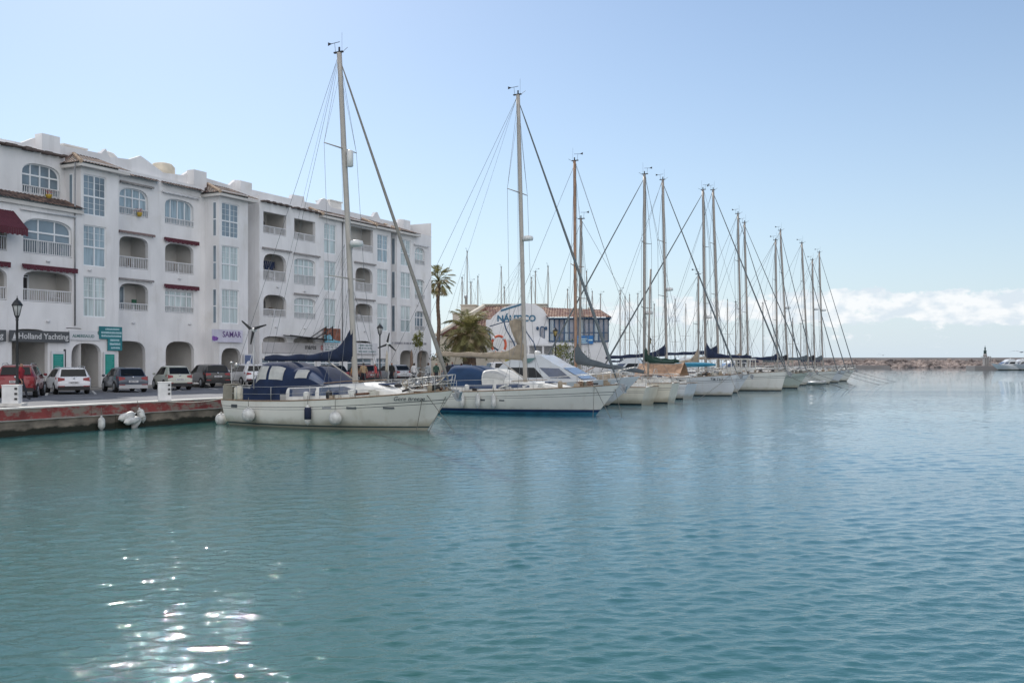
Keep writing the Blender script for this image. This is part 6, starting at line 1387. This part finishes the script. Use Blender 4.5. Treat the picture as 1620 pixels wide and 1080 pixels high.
# glazed upper room
m = MB(); m.box(cx(868), cx(962), .1, 9, 1.0, cz(541)); m.box(cx(868.5), cx(961.5), .5, 9, cz(541), cz(504)); m.build('tower_wall', M_CLUB, c_)
n = 12
for i in range(n):
    a, b = cx(869)+(cx(962)-cx(869))*i/n, cx(869)+(cx(962)-cx(869))*(i+1)/n
    f = MB(); f.box(a, a+.10, -.02, .2, cz(541), cz(504)); f.box(b-.06, b, -.02, .2, cz(541), cz(504)); f.box(a+.1, b-.06, -.02, .2, cz(541), cz(541)+.14); f.box(a+.1, b-.06, -.02, .2, cz(527), cz(527)+.1); f.box(a+.1, b-.06, -.02, .2, cz(504)-.12, cz(504)); fo = f.build('window', M_BLUEF, c_)
    g_ = MB(); g_.box(a+.10, b-.06, .08, .1, cz(541)+.14, cz(504)-.12); g_.build('pane', M_CLUBGL if i % 3 else M_CURT2, fo)
m = MB()
for j in range(6): m.box(cx(962)-.02, cx(962)+.06, .1+j*1.4, .25+j*1.4, cz(541), cz(504))
m.box(cx(962)-.01, cx(962)+.03, .1, 9, cz(541), cz(504)); m.build('side_glazing', M_BLUEF, c_)
tile_patch((cx(865), -.7, cz(503)), (cx(966), -.7, cz(503)), (cx(950), 4, cz(488)), (cx(855), 4, cz(484)), 'tiled_roof', .3, None, c_, M_REDT)
tile_patch((cx(966), -.7, cz(503)), (cx(966), 9, cz(503)), (cx(950), 5, cz(488)), (cx(950), 4, cz(488)), 'tiled_roof', .3, None, c_, M_REDT)
m = MB(); m.box(cx(865), cx(966), -.75, 9.2, cz(504)-.02, cz(503)-.02); m.build('soffit', M_BLUEF, c_)
m = MB(); m.box(cx(906), cx(938), 4, 8, cz(503), cz(486)); m.box(cx(930), cx(940), 3.9, 8.1, cz(488), cz(484)); m.build('roof_block', M_CREAM, c_)
m = MB(); m.box(cx(836), cx(905), -4.5, 0, cz(548), cz(545)); m.build('terrace_roof', M_CLUB, c_)
for px in (838, 860, 877, 903): m = MB(); m.box(cx(px), cx(px)+.2, -4.4, -4.2, 1.0, cz(548)); m.build('terrace_post', M_CLUB, c_)
m = MB(); m.box(cx(700), cx(836), -3.6, -.95, cz(566), cz(564)); m.build('canopy', M_CREAM, c_)
r_ = empty('wall_sign', (1, CY, 0), R(-4), 'blue and white sign under the glazed room of the club house', 'sign')
m = MB(); m.box(cx(913), cx(938), -.1, .09, cz(544), cz(531)); m.build('board', mat('sign_blue', (.02, .16, .42), .5, var=0), r_)
m = MB(); m.box(cx(914), cx(929), -.115, -.1, cz(543), cz(541.5)); m.box(cx(914), cx(927), -.115, -.1, cz(540), cz(538.5)); m.box(cx(914), cx(929), -.115, -.1, cz(537), cz(535.5)); m.box(cx(930), cx(937), -.112, -.1, cz(539), cz(537)); m.build('lettering', M_TXT_L, r_)
# painted anchor with an orange life ring on the terrace before the club
p = PX(789, 98, 545); r_ = empty('life_ring', p, 0, 'orange and white life ring hung on the club house terrace', 'life ring')
m = MB(); ring = [Vector((.72*math.cos(2*math.pi*k/28), 0, .9*math.sin(2*math.pi*k/28))) for k in range(29)]; m.tube(ring, .13, 8, caps=False); m.build('ring', mat('orange_paint', (.60, .12, .06), .6, var=.1), r_)
m = MB()
for q in range(4): a = R(45+90*q); m.lathe([(.14, -.14), (.15, 0), (.14, .14)], (0, 0, 0), 10, M=Matrix.Translation((.72*math.cos(a), 0, .9*math.sin(a))) @ Matrix.Rotation(-a, 4, 'Y'))
m.build('rope_band', M_WHITE, r_)
p = PX(799, 98.6, 533); r_ = empty('anchor_sculpture', p, 0, 'dark blue crossed davits behind the orange life ring', 'sculpture')
m = MB(); m.tube([(-.2, 0, 1.9), (.1, 0, .8), (.9, 0, -.6), (1.3, 0, -1.9)], .07, 6); m.tube([(-1.7, 0, .8), (-1.4, 0, -.9), (-.7, 0, -1.4)], .09, 6); m.tube([(-1.6, 0, 1.1), (0, 0, 1.6), (1.6, 0, 1.5), (2.3, 0, .4), (3.0, 0, -.6), (3.3, 0, -1.8)], .06, 6); m.build('davit', M_BLUEF, r_)
p = PX(812, 97.5); m = MB(); 
for k in range(6): m.box(p.x-1.2+k*.6, p.x-1.15+k*.6, p.y, p.y+.05, QZ, 3.2)
# boundary wall beside the quay, left of the club
o = MB().box(-6, 6, -.12, .12, 0, 2.2).build('garden_wall', M_CREAM, loc=(PX(735, 99).x, 99, QZ)); tag(o, 'low cream wall behind the squat palm', 'wall')

# ================================================================ BOATS OF THE BASIN BEHIND
bgm = [(731, 440), (739, 398), (745, 447), (756, 438), (793, 423), (798, 455), (841, 440), (847, 430), (867, 422), (898, 459), (928, 430), (937, 462), (950, 466), (981, 460), (989, 470), (996, 467), (1009, 465), (1035, 482), (1068, 474), (1085, 482), (1151, 475), (1164, 478), (1207, 480), (1254, 505), (1267, 512)]
protos = []
for i, (px, py) in enumerate(bgm):
    random.seed(100+i); Y = random.uniform(135, 168) if px < 980 else random.uniform(150, 185)
    p = PX(px, Y); mh = 2.9+(570-py)/1500*Y; hd = random.choice((TH, TH+math.pi, TH+R(90)))+random.uniform(-.1, .1)
    base = 5.2; loc_ = Vector((p.x, p.y, 0))-Vector((math.cos(hd), math.sin(hd), 0))*base
    r_, *_ = yacht(0, 0, 10.5, 'sailing boat with bare mast %s from the left in the basin behind the pier' % (['one','two','three','four','five','six','seven','eight','nine','ten','eleven','twelve','thirteen','fourteen','fifteen','sixteen','seventeen','eighteen','nineteen','twenty','twenty one','twenty two','twenty three','twenty four','twenty five'][i]),
          mast=(base, mh, .09, 0), furl=(None, 0, 0), cover=(M_NAVY, M_GREYC, M_BEIGEC)[i % 3], boom=(3.6, 2.7, 0), cover_h=.6, spread=(.5,) if i % 3 else (.38, .68), detail=0, wire=.010, rail=False, hull=(M_HULL, M_HULLG)[i % 2], loc=loc_, heading=hd, group='sailing boats in the basin behind', cabin=(.32, .7, .4))
# a few low motor boats beyond the pier fill the view between the hulls
for i, (px, Y) in enumerate(((985, 128), (1040, 140), (1120, 150), (1200, 158))):
    p = PX(px, Y); cruiser(0, 0, 9.5, 'white motor boat %s behind the row of yachts' % ('beside the club house right corner', 'behind the orange boom tent', 'behind the navy boom cover', 'behind the framed deck shelter')[i], loc=Vector((p.x, p.y, 0)), rz=TH+R(90)+i*.2, group='motor boats in the basin behind')

# ================================================================ BREAKWATER, BEACON, DISTANT BOATS
M_ROCK = mat('breakwater_rock', (.30, .24, .21), .9, var=.55, vscale=.22, var2=(.07, .06, .06)); M_BWALL = mat('breakwater_wall', (.24, .22, .21), .9, var=.2, vscale=.1)
bw_ = empty('breakwater', (0, 0, 0), 0, 'long rubble breakwater with a dark crest wall closing the harbour', 'breakwater')
A, B_ = PX(1180, 400), PX(1800, 385)
def bwp(u, off, z): d = (B_-A).normalized(); nrm = Vector((-d.y, d.x, 0)); q = A.lerp(B_, u)+nrm*off; q.z = z; return q
m = MB(); q = [bwp(0, 9, 0), bwp(1, 9, 0)]
P_ = [bwp(u, o_, z) for u in (0, 1) for o_, z in ((8, -1), (8, 3.1), (8.6, 3.2), (9.4, 4.1), (12, 4.1), (12, -1))]
m.add(P_, [(i, i+1, i+7, i+6) for i in range(5)]+[(0, 1, 2, 3, 4, 5), (6, 7, 8, 9, 10, 11)]); m.build('crest_wall', M_BWALL, bw_)
rk = MB(); rng = random.Random(9)
ico = [(0,0,1),(.89,0,.45),(.28,.85,.45),(-.72,.53,.45),(-.72,-.53,.45),(.28,-.85,.45),(.72,.53,-.45),(-.28,.85,-.45),(-.89,0,-.45),(-.28,-.85,-.45),(.72,-.53,-.45),(0,0,-1)]
icf = [(0,1,2),(0,2,3),(0,3,4),(0,4,5),(0,5,1),(1,6,2),(2,7,3),(3,8,4),(4,9,5),(5,10,1),(6,7,2),(7,8,3),(8,9,4),(9,10,5),(10,6,1),(11,7,6),(11,8,7),(11,9,8),(11,10,9),(11,6,10)]
for i in range(2600):
    u = rng.random(); r_ = rng.random(); c = bwp(u, -1.5+r_*9.5, -.3+r_*3.0+rng.gauss(0, .15)); sz = rng.uniform(.5, 1.1)
    rk.add([c+Vector((x*sz*rng.uniform(.7, 1.3), y*sz*rng.uniform(.7, 1.3), z*sz*rng.uniform(.6, 1.0))) for x, y, z in ico], icf)
tag(rk.build('rubble', M_ROCK, bw_, recalc=False), kind='stuff')
# low inner quay at the left end of the breakwater
m = MB(); d_ = PX(1360, 372); e_ = PX(1408, 372); m.box(d_.x-40, e_.x, 372, 380, -1, .9); m.build('landing_stage', M_BWALL, bw_)
p = PX(1560, 300); r_ = empty('harbour_beacon', (p.x, p.y, 0), 0, 'small green topped harbour beacon on the end of a stone jetty', 'beacon')
m = MB(); m.box(-1.1, -.9, -1.1, -.9, 1.2, 4.0); m.box(.9, 1.1, -1.1, -.9, 1.2, 4.0); m.box(-.5, -.2, -1.1, -.9, 1.2, 4.0); m.box(.2, .5, -1.1, -.9, 1.2, 4.0); m.box(-.7, .7, -.8, .8, 1.2, 3.9); m.box(-1.2, 1.0, -1.15, 1.0, 4.0, 4.2); m.lathe([(.6, 4.2), (.5, 5.0)], (-.3, 0, 0), 10); m.build('tower', mat('weathered_beacon', (.34, .32, .31), .8, var=.2), r_)
m = MB(); m.lathe([(.45, 5.0), (.4, 5.9), (.55, 5.95), (.55, 6.05)], (-.3, 0, 0), 12); m.lathe([(.2, 6.05), (.2, 6.7), (.3, 6.75), (.1, 7.1), (.04, 7.7)], (-.3, 0, 0), 10); m.build('lantern', mat('grey_green_paint', (.07, .11, .10), .5, var=.1), r_)
o = MB().box(-5, 40, -3, 3, -1.5, 1.2).build('jetty', M_BWALL, loc=(p.x, p.y, 0)); tag(o, 'dark stone jetty under the green topped beacon', 'jetty')
for i, (px, Y, L_, rz) in enumerate(((1592, 290, 9.5, R(182)), (1612, 292, 11, R(176)), (1633, 288, 11, R(180)))):
    p = PX(px, Y); cruiser(0, 0, L_, ('white motor yacht moored just right of the harbour beacon', 'larger white motor yacht at the right edge of the photo', 'motor yacht cut off by the right edge')[i], loc=Vector((p.x+L_/2, p.y, 0)), rz=rz, group='distant motor yachts')
# gulls
def gull(loc, rz, label, sp=1.1):
    r_ = MB(); r_.ell((0, 0, 0), (.22, .07, .07), 10, 6)
    for sg in (1, -1): r_.add([(.09, sg*.05, .03), (-.08, sg*.05, .03), (-.08, sg*sp*.45, .20), (.10, sg*sp*.42, .20), (-.12, sg*sp*.95, .08), (-.02, sg*sp*.93, .09)], [(0, 1, 2, 3), (3, 2, 4, 5)])
    r_.ell((.24, 0, .03), (.06, .05, .05), 8, 5); r_.prism([(.28, .04), (.36, .02), (.28, 0)], -.015, .015); r_.prism([(-.2, -.03), (-.34, .0), (-.2, .02)], -.05, .05)
    o = r_.build('gull', mat('gull_feathers', (.22, .22, .24), .8, var=.3, vscale=8), loc=loc, rz=rz); tag(o, label, 'gull')
gull(PX(1616, 120, 557), R(20), 'dark gull flying in at the right edge above the breakwater', 2.0)
gull(PX(1397, 150, 562), R(60), 'tiny gull over the left end of the breakwater')
